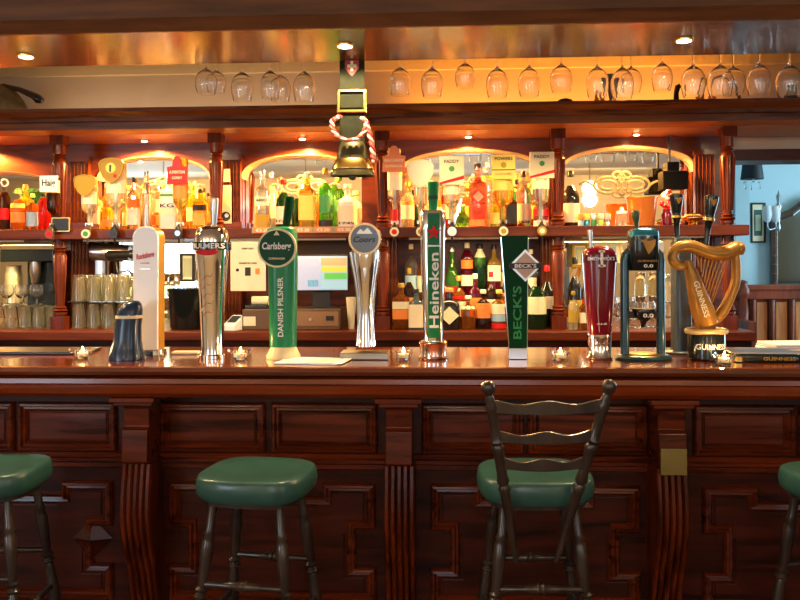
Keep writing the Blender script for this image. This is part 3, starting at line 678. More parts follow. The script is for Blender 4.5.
bottle('liqueur_bottle', 'small dark bottle with a red cap below the golden brand plate', 511, 190, 12, U - .07, ZSH, 'square', 'brown', red, ((.1, .6, black_pr),), group=GU)
bottle('vodka_bottle', 'clear ribbed bottle with a black cap and cream label', 524, 172, 15, U, ZSH, 'spirit', 'clear', black_pl, ((.1, .42, ivory),), group=GU, txt=('1608', .10, .014, black_pr))
bottle('liqueur_bottle', 'clear bottle of reddish spirit left of the fourth turned post', 541, 196, 15, U - .03, ZSH, 'squat', 'pink', orange_pr, ((.35, .55, red), (.02, .2, ivory)), group=GU)
# --- bay five, upper
bottle('wine_bottle', 'dark wine bottle with a cream label at the left of bay five', 571, 172, 17, U - .03, ZSH, 'wine', 'black', black_pl, ((.08, .42, ivory),), group=GU)

# brand plates with upturned bottles on optics
def optic(label, px, py0, py1, wpx, plate, pmat, glass, bot_py, bw, deco=None, medal=(ivory, black_pr), bl=(), neckm=None):
    Yo = 4.215; x = X(px, Yo); zt = Z(py0, Yo, px); zp = Z(py1, Yo, px); w = wpx * Yo / F; h = zt - zp
    zn = ZSH + .012
    t = thing('optic_bottle', label, 'optic bottle', (x, Yo, zn), 0, 'upturned bottles on optics along the shelf')
    zb = zn; H = (zt - .01) - zb; r = bw / 2 * Yo / F
    zc = (zp + zt) / 2 - zb; hh = h / 2; m = MB()
    if plate == 'shield':
        pts = [(-.5, .28), (-.42, .40), (-.25, .47), (0, .5), (.25, .47), (.42, .40), (.5, .28), (.46, .0), (.32, -.28), (.15, -.44), (0, -.5), (-.15, -.44), (-.32, -.28), (-.46, .0)]
        pts = [(a * w, zc + b * h) for a, b in pts]
    elif plate == 'rect': pts = rect(-w / 2, w / 2, zc - hh, zc + hh)
    elif plate == 'crown':
        pts = [(-.5, -.5), (.5, -.5), (.47, -.1), (.5, .1), (.24, .14), (.22, .32), (.12, .47), (0, .5), (-.12, .47), (-.22, .32), (-.24, .14), (-.5, .1), (-.47, -.1)]
        pts = [(a * w, zc + b * h) for a, b in pts]
    yp = -.012 - r
    pl_ = MB().prism(pts, yp - .006, yp).build('brand_plate', pmat, t, .0015)
    if plate == 'shield': MB().mold(pts, [(0, 0), (0, .004), (.005, .004), (.005, 0)], yp - .006).build('plate_rim', gold_pr if pmat is not ivory else cream, pl_)
    # inverted bottle: neck at the bottom
    prof = KIND['spirit'][1]
    MB().loft([(H * (1 - q), rr * r, rr * r) for q, rr in prof][::-1], 2, 22).build('upturned_bottle', G[glass], t)
    for b in bl: patch('spirit', r, H, b[0], b[1], 80, flip=True).build('paper_label', b[2], t)
    MB().box(-w * .3, w * .3, yp, -r * .2, zc - .006, zc + .006).build('plate_clip', steel, t)
    if neckm: MB().lathe([(H * .02, r * .45), (H * .2, r * .45)], seg=14).build('neck_sleeve', neckm, t)
    # measure and medallion in front of the shelf edge
    ym = -.030
    MB().lathe([(.01, .006), (.0, .010), (-.012, .018), (-.055, .016), (-.062, .006), (-.092, .005), (-.095, .003)], 0, ym, 14).build('measure', black_pl if px > 110 else G['clear'], t)
    MB().tube([(0, 0, H * .04), (0, -.012, .012), (0, ym, .004)], .009, 8).build('neck_tube', steel, t)
    MB().box(-.006, .006, -.004, .003, -.06, H * .9).box(-.02, .02, -.012, .003, .002, .02).build('bracket', steel, t)
    md = MB().disc(0, -.040, .024, ym - .024, ym - .018, 20).build('medallion', medal[0], t)
    MB().disc(0, -.040, .014, ym - .026, ym - .024, 16).build('medallion_centre', medal[1], md)
    if deco: deco(t, pl_, zc, w, h, yp - .007)
    return t
def d_text(*lines):
    def f(t, p, zc, w, h, y):
        for (s_, dz, hh, ww, m_) in lines: text(s_, 0, zc + dz * h, hh * h, m_, p, y, width=ww * w)
    return f
def d_paddy(t, p, zc, w, h, y):
    text('PADDY', 0, zc + .32 * h, .12 * h, black_pr, p, y, width=w * .62)
    MB().disc(0, zc + .06 * h, .10 * h, y - .001, y + .001, 16).build('emblem', green_pr, p)
    MB().prism([(-.5 * w, zc - .42 * h), (.5 * w, zc - .18 * h), (.5 * w, zc - .30 * h), (-.5 * w, zc - .5 * h)], y - .0012, y + .001).build('diagonal_stripe', red, p)
def d_spot(t, p, zc, w, h, y):
    MB().disc(-.02 * w, zc + .1 * h, .20 * h, y - .001, y + .001, 16).build('emblem', yellow_pr, p)
    MB().prism([(-.07 * w, zc - .05 * h), (.0, zc - .08 * h), (.02 * w, zc + .2 * h), (-.06 * w, zc + .22 * h)], y - .003, y - .001).build('emblem', black_pr, p)
    MB().disc(.15 * w, zc - .22 * h, .08 * h, y - .001, y + .001, 12).build('emblem', red, p)
def d_powers(t, p, zc, w, h, y):
    text('POWERS', 0, zc + .34 * h, .13 * h, black_pr, p, y, width=w * .75)
    MB().disc(0, zc + .08 * h, .12 * h, y - .001, y + .001, 16).build('emblem', gold_pr, p)
    MB().box(-.5 * w, .5 * w, y - .001, y + .001, zc - .14 * h, zc - .10 * h).build('stripe', black_pr, p)
    text('GOLD LABEL', 0, zc - .28 * h, .10 * h, orange_pr, p, y, width=w * .7)
    MB().disc(-.0 * w, zc + .5 * h, .0001, y, y + .001, 8)
bottle_l = (.1, .5, ivory)
optic('upturned brown whisky bottle under a white name plate with black lettering', 54, 175, 191, 19, 'rect', white, 'brown', 0, 14, d_text(('Haig', 0, .55, .72, black_pr)), (mat('wood_medal', (.25, .06, .03), .4), red), ((.05, .3, ivory),))
optic('upturned pale bottle under a plain gold shield plate', 90, 174, 196, 23, 'shield', gold_pr, 'cream', 0, 16, None, (ivory, green_pr), ((.3, .55, ivory),))
optic('upturned bottle under a gold shield plate with black and red emblem', 117, 158, 183, 26, 'shield', mat('deep_gold_plate', (.34, .19, .02), .5, spec=.3), 'cream', 0, 20, d_spot, (black_pl, black_pr), ((.05, .5, ivory),))
optic('upturned golden bottle under the red lettered brand plate', 181, 156, 184, 21, 'crown', red, 'gold', 0, 15, d_text(('A.WINTON', -.08, .11, .75, ivory), ('CORKY', -.28, .09, .5, ivory)), (black_pl, steel), ((.3, .6, orange_pr),))
optic('upturned clear bottle under the orange crown-shaped brand plate', 395, 147, 173, 23, 'crown', mat('orange_plate', (.80, .22, .07), .4), 'clear', 0, 14, d_text(('BACARDI', -.06, .11, .8, ivory), ('SUPERIOR', -.28, .09, .75, ivory)), (ivory, red), ((.2, .55, ivory),), neckm=red)
optic('upturned bottle under the plain cream shield plate beside the tall green tap', 421, 161, 189, 27, 'shield', ivory, 'cream', 0, 14, None, (ivory, gold_pr), ((.2, .4, ivory),))
optic('upturned whiskey bottle under a red-striped cream plate, left one of two', 452, 158, 186, 24, 'rect', cream, 'cream', 0, 17, d_paddy, (steel, ivory), ((.2, .55, ivory),))
optic('upturned whiskey bottle under the golden brand plate with black lettering', 503, 157, 181, 23, 'rect', yellow_pr, 'gold', 0, 20, d_powers, (ivory, gold_pr), ((.15, .5, yellow_pr),))
optic('upturned whiskey bottle under a red-striped cream plate, right one beside the post', 541, 154, 180, 24, 'rect', cream, 'clear', 0, 16, d_paddy, (gold_pr, ivory), ((.15, .5, ivory),))

# --- back worktop, bay four
def L(*a, **k): return bottle(*a, group=GL, **k)
riser = MB().box(X(402, 4.55), X(539, 4.55), 4.50, 4.635, ZW, ZW + .16).build('bottle_riser', wood_dk); tag(riser, 'dark wooden riser holding the rear row of bottles on the worktop', 'riser')
ZR = ZW + .161
L('liqueur_bottle', 'amber almond liqueur bottle with a cream and orange label at left of the row', 401, 283, 17, 4.30, ZW, 'square', 'amber', gold_pr, ((.44, .60, ivory), (.22, .43, orange_pr)))
L('gin_bottle', 'pale blue gin bottle with a white label standing beside the amber bottle', 416, 289, 15, 4.28, ZW, 'square', 'blue', black_pl, ((.05, .62, ivory),))
L('spirit_bottle', 'clear bottle with a cream neck in the rear row behind the pale blue gin', 411, 244, 12, 4.56, ZR, 'spirit', 'clear', ivory, ((.1, .4, blue_pr),))
L('spirit_bottle', 'amber bottle in the rear row behind the green column tap', 424, 250, 14, 4.56, ZR, 'spirit', 'amber', orange_pr, ((.1, .45, ivory),))
L('liqueur_bottle', 'black bottle with a cream diamond label beside the green column tap', 449, 288, 21, 4.30, ZW, 'squat', 'black', orange_pr, ())
dl = bpy.data.objects.new('x', None); bpy.data.objects.remove(dl)
tb = [o for o in COL.objects if o.get('label', '').startswith('black bottle with a cream diamond')][0]
MB().prism([(-.052, .075), (0, .028), (.052, .075), (0, .122)], -.070, -.066).build('diamond_label', cream, tb)
L('gin_bottle', 'bright green round gin bottle with a red seal in the rear row', 452, 247, 14, 4.56, ZR, 'round', 'green', steel, ((.1, .2, red),))
L('liqueur_bottle', 'burgundy bottle with an orange collar in the rear row', 467, 243, 12, 4.56, ZR, 'slim', 'burg', ivory, ((.52, .68, orange_pr), (.2, .4, ivory)))
L('liqueur_bottle', 'bottle of dark green glass with pale green shoulder in the rear row', 480, 244, 12, 4.56, ZR, 'slim', 'dkgreen', black_pl, ((.6, .72, G['green']), (.74, .9, ivory)))
L('spirit_bottle', 'golden square bottle with brown label in the rear row left of the dark green tap', 494, 245, 13, 4.56, ZR, 'square', 'gold', black_pl, ((.1, .3, G['burg']), (.3, .6, ivory)))
L('spirit_bottle', 'pale bottle hidden partly by the dark green tap in the rear row', 506, 248, 11, 4.58, ZR, 'spirit', 'clear', ivory, ((.2, .5, cream),))
L('spirit_bottle', 'amber bottle with a white collar in the front row', 468, 296, 15, 4.30, ZW, 'squat', 'amber', ivory, ((.60, .68, ivory, 178),))
L('whiskey_bottle', 'whiskey bottle with a large orange label and pale cap', 483, 290, 15, 4.30, ZW, 'spirit', 'brown', ivory, ((.28, .66, orange_pr),))
L('whiskey_bottle', 'whiskey bottle with a cream and pale blue label beside the dark green tap', 499, 290, 16, 4.30, ZW, 'spirit', 'amber', yellow_pr, ((.38, .64, ivory), (.20, .37, blue_pr), (.02, .14, red)))
L('wine_bottle', 'dark bottle with a large cream label right of the dark green tap', 536, 272, 20, 4.30, ZW, 'wine', 'dkgreen', black_pl, ((.26, .56, cream),))
L('wine_bottle', 'second dark bottle partly hidden behind the fourth turned post', 547, 266, 14, 4.42, ZW, 'wine', 'black', red, ((.3, .5, paper),))
L('wine_bottle', 'dark bottle in the rear row right of the dark green tap', 518, 246, 12, 4.56, ZR, 'wine', 'brown', gold_pr, ((.1, .4, ivory),))
L('wine_bottle', 'amber bottle in the rear row beside the fourth turned post', 531, 250, 11, 4.56, ZR, 'spirit', 'gold', ivory, ((.1, .4, ivory),))
for px, tp, wd, kd, gc, cp, bd, lb in (
    (409, 268, 11, 'spirit', 'brown', gold_pr, ((.25, .5, orange_pr),), 'brown bottle with orange label in the middle row behind the pale blue gin'),
    (443, 272, 12, 'square', 'red', black_pl, ((.2, .5, ivory),), 'red bottle in the middle row right of the tall tap'),
    (459, 276, 13, 'spirit', 'amber', orange_pr, ((.2, .5, paper), (.55, .6, red)), 'amber bottle with a cream label and red line in the middle row'),
    (475, 274, 13, 'square', 'burg', ivory, ((.2, .55, orange_pr),), 'burgundy bottle with an orange label in the middle row'),
    (491, 272, 12, 'spirit', 'brown', red, ((.25, .5, ivory),), 'brown bottle with a red cap in the middle row'),
    (507, 276, 12, 'square', 'amber', yellow_pr, ((.2, .5, blue_pr),), 'amber bottle with a blue label in the middle row beside the dark green tap'),
    (526, 270, 12, 'spirit', 'dkgreen', gold_pr, ((.2, .5, cream),), 'green bottle with a gold cap in the middle row right of the dark green tap')):
    L('spirit_bottle', lb, px, tp, wd, 4.425, ZW, kd, gc, cp, bd)
for px, tp, wd, kd, gc, cp, bd, lb in (
    (107, 182, 10, 'square', 'gold', ivory, ((.2, .5, yellow_pr),), 'golden bottle in the rear row between the two shield plates'),
    (118, 186, 9, 'spirit', 'cream', gold_pr, ((.2, .5, orange_pr),), 'cream bottle with an orange label in the rear row left of the silver shaker'),
    (144, 184, 11, 'square', 'amber', orange_pr, ((.2, .5, ivory),), 'amber bottle in the rear row directly behind the silver shaker'),
    (178, 180, 12, 'spirit', 'gold', ivory, ((.2, .45, orange_pr),), 'golden bottle with an orange label in the rear row behind the red plate'),
    (193, 184, 11, 'square', 'yellow', gold_pr, ((.2, .5, ivory),), 'yellow bottle with a cream label in the rear row right of the red plate'),
    (436, 186, 12, 'square', 'gold', black_pl, ((.2, .5, ivory),), 'golden bottle in the rear row behind the tall tap handle'),
    (447, 180, 11, 'spirit', 'red', red, ((.2, .5, ivory),), 'red-capped bottle in the rear row left of the left striped plate'),
    (468, 184, 12, 'spirit', 'amber', gold_pr, ((.2, .5, yellow_pr),), 'amber bottle in the rear row left of the pink gin'),
    (513, 182, 11, 'square', 'green', ivory, ((.2, .5, ivory),), 'green bottle in the rear row right of the golden brand plate'),
    (530, 184, 11, 'spirit', 'amber', orange_pr, ((.2, .5, yellow_pr),), 'amber bottle in the rear row left of the right striped plate')):
    bottle('spirit_bottle', lb, px, tp, wd, 4.555, ZSH, kd, gc, cp, bd, group=GU)
# --- bay five, lower
L('wine_bottle', 'black wine bottle directly right of the fourth turned post on the worktop', 575, 258, 13, 4.34, ZW, 'wine', 'black', black_pl, ((.15, .4, gold_pr),))
L('wine_bottle', 'dark brown wine bottle behind the red tap', 588, 264, 13, 4.42, ZW, 'wine', 'brown', gold_pr, ((.3, .45, red),))
L('spirit_bottle', 'short clear spirit bottle with golden label left of the red tap', 573, 292, 10, 4.235, ZW, 'spirit', 'cream', gold_pr, ((.2, .5, gold_pr),))
L('spirit_bottle', 'short amber bottle on the worktop beside the black wine bottle', 584, 296, 10, 4.24, ZW, 'spirit', 'amber', black_pl, ((.2, .5, ivory),))

# --- bay five, upper: jars, bucket, cards
jars = [(581, orange_pr), (587, yellow_pr), (594, steel), (601, mat('mint_print', (.35, .6, .4), .5)), (608, mat('pink_lid', (.8, .5, .45), .5))]
for i, (px, m_) in enumerate(jars):
    for tier in (0, 1):
        t = thing('mini_can', 'tiny coloured drinks can, %s tier, %s from the wine bottle' % (('bottom', 'top')[tier], WN[i]), 'can', (X(px, 4.34), 4.34, ZSH + tier * .0345), group='tiny cans stacked beside the wine bottle')
        MB().lathe([(0, .013), (.002, .0155), (.031, .0155), (.034, .013)], seg=14).build('can_body', [blue_pr, teal_br, green_pr, mat('lime_print', (.45, .6, .1), .5), steel][i] if tier == 0 else m_, t)
jr = thing('glass_jar', 'white-topped clear jar beside the stacked tiny cans', 'jar', (X(622, 4.36), 4.36, ZSH))
MB().lathe([(0, .030), (.002, .034), (.06, .034), (.068, .028)], seg=18).build('jar_body', G['cream'], jr); MB().lathe([(.068, .030), (.082, .030), (.085, .012), (.10, .009), (.105, .002)], seg=16).build('lid', white_pl, jr)
bk = thing('ice_bucket', 'glossy copper orange bucket on the upper shelf of bay five', 'bucket', (X(642, 4.38), 4.38, ZSH))
MB().lathe([(0, .060), (.002, .064), (.150, .082), (.156, .085), (.156, .078), (.010, .058), (.01, .002)], seg=32).build('bucket_body', terra, bk)
MB().loft([(.1525, .0865, .0865), (.1575, .0865, .0865)], 2, 32, False, False).build('rim', brass, bk)
fl = thing('artificial_flowers', 'red and white flowers in a dark vase right of the orange bucket', 'flowers', (X(667, 4.38), 4.38, ZSH))
MB().lathe([(0, .022), (.06, .03), (.08, .02), (.09, .024)], seg=14).build('vase', ruby, fl)
for k in range(16):
    a = k * 2.4; rr = .012 + .022 * ((k * 37) % 10) / 10; z = .10 + .1 * ((k * 53) % 10) / 10
    m = MB().lathe([(z - .012, .002), (z - .006, .009), (z, .012), (z + .006, .008), (z + .008, .002)], rr * math.cos(a), rr * math.sin(a), 8); m.tube([(0, 0, .08), (rr * math.cos(a), rr * math.sin(a), z - .01)], .0015, 5)
    m.build('blossom', red if k % 3 else white, fl)
cm = thing('wall_speaker', 'boxy black speaker hung in front of the right end of mirror bay five', 'speaker', (X(672, 4.5), 4.5, Z(191, 4.5, 674)))
spk = mat('speaker_black', (.004, .004, .004), .7, spec=.1)
MB().box(-.06, .075, -.05, .06, 0, .10).build('cabinet', spk, cm, .004); MB().box(-.006, .006, .035, .045, .10, ZC - Z(195, 4.5, 680)).build('bracket', black_pl, cm)
MB().box(-.035, .03, -.045, .055, .10, .15).build('upper_block', spk, cm, .003)
gd = thing('brass_dish', 'low brass dish with folded rim near the right end of the shelf', 'dish', (X(693, 4.40), 4.40, ZSH))
MB().lathe([(0, .03), (.006, .034), (.012, .02), (.025, .03), (.042, .062), (.046, .062), (.03, .026), (.028, .002)], seg=28).build('dish_body', brass, gd)
MB().tube([(.05, -.02, .045), (.02, -.03, .06), (-.03, -.02, .058), (-.055, 0, .046)], .008, 8).build('handle', brass, gd)

# cards on pilaster right of bay two
cd = MB().box(X(220, 4.53), X(230, 4.53), 4.535, 4.540, Z(181, 4.53, 225), Z(168, 4.53, 225)).build('note_card', paper); tag(cd, 'small blank cream card pinned at the top of the pilaster right of bay two', 'card')
cd = thing('photo_card', 'tall cream card with a round dark photo pinned below the small card', 'card', (X(225, 4.53), 4.535, Z(206, 4.53, 225)))
hh = (Z(184, 4.53) - Z(228, 4.53)) / 2
MB().box(-.032, .036, 0, .005, -hh + .03, hh).build('card', paper, cd)
MB().disc(.004, -.055, .028, -.002, 0, 24).build('round_photo', black_pr, cd); MB().disc(.010, -.050, .012, -.0035, -.002, 16).build('face_print', steel, cd)

# ---------------- till area
nt = thing('notice', 'large cream notice sheet taped to the back bar left of the till', 'notice', (X(248, 4.25), 4.25, Z(264, 4.25, 248)))
w_ = 36 * 4.25 / F / 2; h_ = 53 * 4.25 / F / 2
MB().prism(rect(-w_, w_, -h_, h_), 0, .002).build('sheet', paper, nt)
text('STAFF ONLY', .0, h_ * .62, .010, black_pr, nt, -.001, width=w_ * .7)
text('PLEASE PAY HERE', .0, h_ * .06, .009, black_pr, nt, -.001, width=w_ * 1.0)
MB().box(-.016, .014, -.002, 0, -h_ * .42, -h_ * .10).build('square_print', black_pr, nt); MB().disc(-w_ * .6, -h_ * .2, .009, -.002, 0, 12).build('round_print', black_pr, nt)
MB().box(w_ * .42, w_ * .66, -.002, 0, -h_ * .36, -h_ * .14).build('square_print', orange_pr, nt)
till = thing('till_monitor', 'till touch screen with coloured panels standing on the cash drawer', 'till', (X(321, 4.33), 4.33, Z(308, 4.33, 321)), R(4))
sw = 56 * 4.33 / F / 2; z0 = Z(291, 4.33) - Z(308, 4.33); z1 = Z(254, 4.33) - Z(308, 4.33)
MB().box(-sw, sw, 0, .03, z0, z1).build('bezel', black_pl, till, .004)
scr_c = [(-1, 1, 0, 1, (.55, .75, .95)), (-1, -.05, .0, .98, (.70, .72, .90)), (.0, .98, .72, .95, (.95, .55, .25)), (.0, .98, .52, .70, (.92, .85, .10)), (.12, .98, .32, .50, (.18, .75, .12)), (.0, .98, .04, .28, (.55, .85, .92)), (-.5, -.1, .1, .3, (.20, .60, .70)), (-.9, -.1, .72, .95, (.95, .9, .93))]
for i, (a, b, c, d, cc) in enumerate(scr_c):
    m_ = mat('screen_%d' % i, tuple(v * .3 for v in cc), .5, emit=cc, es=.42)
    iw = sw - .008; ih = z1 - z0 - .016
    MB().box(a * iw, b * iw, -.001 - .0006 * (i > 0), 0.0005, z0 + .008 + c * ih, z0 + .008 + d * ih).build('screen' if i == 0 else 'screen_tile', m_, till)
MB().box(-.05, .05, .01, .06, .0, z0).box(-.09, .09, -.02, .10, 0, .012).build('stand', black_pl, till, .003)
cdw = thing('cash_drawer', 'wide brown steel cash drawer under the till screen', 'cash drawer', (X(294, 4.33), 4.33, ZW))
dw = 98 * 4.3 / F / 2; dh = Z(308, 4.33) - ZW
MB().box(-dw, dw, -.10, .22, 0, dh).build('case', mat('bronze_case', (.14, .08, .045), .4, .5), cdw, .004)
MB().box(-dw * .25, dw * .97, -.104, -.10, .02, dh - .012).build('drawer_front', mat('bronze_front', (.30, .17, .09), .35, .6), cdw, .002)
MB().box(dw * .72, dw * .88, -.108, -.104, dh * .45, dh * .68).build('handle', black_pl, cdw)
MB().disc(dw * .4, dh * .5, .008, -.112, -.104, 12).build('lock', steel, cdw)
MB().box(-dw * .97, -dw * .72, -.103, -.10, dh * .2, dh * .65).build('sticker', paper, cdw)
rp = thing('receipt_printer', 'small receipt printer with a paper roll on the left of the cash drawer', 'printer', (X(259, 4.30), 4.33, ZW + dh))
MB().box(-.075, .05, -.05, .06, 0, .018).build('printer_case', black_pl, rp, .004); MB().turned((-.045, 0, .042), (.045, 0, .042), [(0, .024), (1, .024)], 18).build('paper_roll', ivory, rp)
cr_ = thing('card_reader', 'white card payment reader lying on the worktop beside the cash drawer', 'card reader', (X(234, 4.22), 4.22, ZW), R(-15))
m = MB().prism([(-.06, 0), (.06, 0), (.06, .07), (.045, .078), (-.06, .03)], -.036, .036, 'yz'); m.build('reader_body', white_pl, cr_, .004)
MB().add([(-.026, -.035, .0445), (.026, -.035, .0445), (.026, .03, .0745), (-.026, .03, .0745)], [(0, 1, 2, 3)]).build('display', slate, cr_)
cu = MB().lathe([(0, .016), (.10, .028), (.10, .026), (.005, .014)], X(351, 4.30), 4.30, 16).shift(z=ZW).xf(lambda p: (p.x, p.y, ZW + (p.z - ZW) * 1.7)).build('menu_holder', ivory); tag(cu, 'tall tapered pale holder standing right of the cash drawer', 'holder')
# black ice bucket, frames
ib = thing('wine_cooler', 'large black tub full of ice on the back worktop behind the amber-sided tap', 'tub', (X(187, 4.32), 4.32, ZW))
MB().loft([(0, .085, .085), (.01, .092, .092), (.20, .100, .100), (.215, .106, .106), (.22, .106, .106), (.22, .098, .098), (.20, .09, .09)], 2, 32).build('tub_body', black_gl, ib)
ice = MB()
for k in range(14):
    a = k * 2.4; r = .02 + .06 * (k / 14); x, y = r * math.cos(a), r * math.sin(a); ice.box(x - .012, x + .012, y - .012, y + .012, .215, .235 + .004 * (k % 3))
ice.build('ice', glass_m, ib)['kind'] = 'stuff'
def frame(label, px0, px1, py0, py1, Y, fm, inner, rx=0):
    x = X((px0 + px1) / 2, Y); z = Z((py0 + py1) / 2, Y, (px0 + px1) / 2); w = (px1 - px0) * Y / F / 2; h = (py1 - py0) * Y / F / 2
    t = thing('picture_frame', label, 'picture', (x, Y, z))
    MB().mold(rect(-w, w, -h, h), [(0, 0), (0, .015), (.012, .018), (.016, .0)], 0).build('frame', fm, t); MB().box(-w, w, -.004, 0, -h, h).build('mount', ivory, t)
    for i, m_ in enumerate(inner): MB().box(-w * (.55 - .2 * i), w * (.55 - .2 * i), -.006 - .001 * i, -.004, -h * (.65 - .25 * i), h * (.65 - .25 * i)).build('print', m_, t)
    return t
sage = mat('sage_print', (.42, .46, .30), .5)
frame('reflection of a small dark-framed picture, built solid before the mirror above the black tub', 180, 195, 252, 281, 4.58, black_pr, [sage])  # pictures reflected in the mirrors, modelled as solid frames
frame('reflection of a narrow framed certificate, built solid behind the red tap, left of three', 572, 588, 244, 268, 4.58, gold_pr, [sage])
frame('reflection of a wide pale framed print, built solid behind the red tap, middle of three', 594, 622, 244, 264, 4.58, ivory, [blue_pr])
# coffee machine (far left) and grinder
cf = thing('coffee_machine', 'dark coffee machine with a steel jug on the back worktop at far left', 'coffee machine', (X(38, 4.505), 4.505, ZW))
MB().box(-.10, .13, -.02, .06, 0, .12).box(-.17, .14, -.10, .06, .37, .44).box(-.06, .13, -.01, .06, .12, .37).build('casing', black_gl, cf, .006)
MB().lathe([(.24, .010), (.25, .022), (.29, .026), (.30, .030), (.37, .030)], .01, -.05, 16).build('brew_head', steel, cf)
jg = MB().lathe([(0, .050), (.004, .056), (.17, .046), (.20, .038), (.22, .044), (.22, .04), (.17, .042), (.02, .05)], seg=24).build('milk_jug', mat('brass_steel', (.72, .62, .34), .3, .8), None, loc=(X(10, 4.47), 4.51, ZW + .13)); tag(jg, 'tall steel jug beside the coffee machine, standing on glasses', 'jug')
pm = thing('wine_pourer_machine', 'grey and black corkscrew machine behind the stacked glasses', 'corkscrew machine', (X(113, 4.525), 4.525, ZW + .356))
MB().turned((-.12, 0, .07), (.10, 0, .06), [(0, .05), (.8, .05), (.86, .042), (1, .04)], 24).build('barrel', steel, pm); MB().turned((-.02, -.05, .05), (.15, -.05, .055), [(0, .016), (.1, .024), (.8, .02), (.85, .026), (1, .022)], 14).build('grip', black_pl, pm)
MB().tube([(.03, -.03, .01), (.04, -.03, -.05), (.10, -.03, -.04), (.13, -.03, -.06)], .006, 8).build('lever', black_pl, pm); MB().box(-.10, -.06, -.01, .03, -.356, .03).build('support', steel, pm)

# ================================================================== TOP OF THE CABINET
ZK = ZC + .119
def on_top(name, label, cat, px, Y=4.40): return thing(name, label, cat, (X(px, Y), Y, ZK))
o = on_top('bowler_hat', 'dark brown rounded hat-like dome on top of the back bar', 'ornament', 566); MB().loft([(0, .068, .06), (.006, .066, .06), (.03, .056, .05), (.055, .035, .03), (.062, .012, .01)], 2, 24).build('dome', leather, o)
o = on_top('goblet_vase', 'black flared goblet vase on top of the back bar', 'vase', 611.5); MB().lathe([(0, .022), (.01, .022), (.02, .008), (.05, .008), (.08, .014), (.11, .016), (.16, .034), (.185, .038), (.185, .03), (.12, .01)], seg=20).build('vase_body', black_gl, o)
o = on_top('brass_figurine', 'small brass figure group on top of the back bar left of the black vase', 'figurine', 601)
MB().lathe([(0, .03), (.01, .03), (.02, .010), (.05, .015), (.08, .010), (.095, .014), (.11, .006)], -.02, 0, 12).lathe([(.01, .012), (.04, .016), (.07, .008), (.085, .012), (.10, .004)], .012, 0, 12).build('figure', brass, o)
o = on_top('dark_tap', 'dark hooked hand pump on top of the back bar', 'ornament', 677); MB().tube([(-.0, 0, 0), (0, 0, .08), (.008, 0, .115), (.02, 0, .12)], [.018, .014, .016, .014], 10).build('hook', black_gl, o)
o = on_top('wicker_arch', 'brown hoop-shaped ornament standing on the back bar between hanging glasses', 'ornament', 722)
MB().tube([(-.10, 0, 0), (-.10, 0, .10), (-.06, 0, .17), (0, 0, .19), (.06, 0, .17), (.09, 0, .10), (.10, 0, 0)], .010, 8).build('hoop', wood_blk, o)
o = on_top('stoneware_jar', 'black pot on the back bar at the right edge of the picture', 'pot', 795); MB().lathe([(0, .05), (.02, .062), (.06, .060), (.09, .04), (.11, .035), (.12, .042)], seg=20).build('pot_body', black_gl, o)
o = on_top('copper_cans', 'pair of small copper cups on the back bar near the right hand glasses', 'cups', 706); MB().lathe([(0, .016), (.06, .02), (.06, .015)], -.03, 0, 14).lathe([(0, .016), (.06, .02), (.06, .015)], .035, 0, 14).build('cup', terra, o)
o = on_top('driftwood_ornament', 'dark knobbly branch ornament with a stick end on the back bar at far left', 'ornament', 8)
MB().loft([(0, .13, .06, -.03, 0), (.04, .15, .07, -.03, 0), (.10, .13, .06, -.04, 0), (.15, .10, .05, -.05, 0), (.185, .05, .03, -.05, 0)], 2.4, 20).build('knobbly_body', varied('mossy_bark', (.14, .10, .03), (.34, .23, .08), (14, 14, 14), .8, bump=.8), o)
MB().tube([(-.02, -.01, .175), (.08, -.02, .155), (.16, -.02, .12), (.19, -.02, .10), (.215, -.02, .09)], [.018, .014, .020, .027, .016], 10).build('stick', wood_blk, o)

# ================================================================== BELL ON STRAP
YS = 3.343
bl = thing('hanging_bell', 'large brass-banded cowbell hanging from the canopy on a leather strap', 'bell', (X(353, YS), YS, Z(172, YS, 353)))
k = YS / F
zt_ = ZS - bl.location.z
def bz(py): return Z(py, YS) - Z(172, YS)
MB().box(-12.5 * k, 12.5 * k, -.004, .004, bz(150), zt_).build('strap', leather, bl, .001)
MB().box(-12 * k, 12 * k, -.014, -.004, bz(108), bz(95)).build('strap_fold', leather, bl, .003)
MB().mold(rect(-15 * k, 15 * k, bz(113), bz(89)), [(0, 0), (0, .010), (.004, .014), (.012, .014), (.014, .010), (.014, 0)], -.006).build('buckle', brass, bl)
cr2 = MB().prism([(-7 * k, bz(60)), (7 * k, bz(60)), (7 * k, bz(68)), (0, bz(76)), (-7 * k, bz(68))], -.007, -.004).build('crest', mat('crest_red', (.30, .02, .02), .5), bl)
MB().box(-1.3 * k, 1.3 * k, -.010, -.007, bz(71), bz(61)).box(-4.5 * k, 4.5 * k, -.010, -.007, bz(67.5), bz(64.5)).build('cross', ivory, cr2)
bp_ = [(bz(176), 22), (bz(174), 22.5), (bz(170), 20), (bz(166), 18.5), (bz(163), 18.5), (bz(160), 16.5), (bz(152), 15), (bz(146), 13.5), (bz(141), 10), (bz(139), 4)]
MB().loft([(z, a * k, a * k * .55) for z, a in bp_], 2.3, 36, cap0=False).build('bell_body', bell_m, bl)
MB().loft([(bz(169), 20.6 * k, 11.6 * k), (bz(167), 20.4 * k, 11.6 * k), (bz(160), 17.6 * k, 10 * k), (bz(159), 16.8 * k, 9.4 * k)], 2.3, 36, False, False).build('brass_band', brass, bl)
MB().turned((0, 0, bz(160)), (0, 0, bz(180)), [(0, .004), (.7, .006), (.8, .016), (.95, .014), (1, .004)]).build('clapper', bell_m, bl)
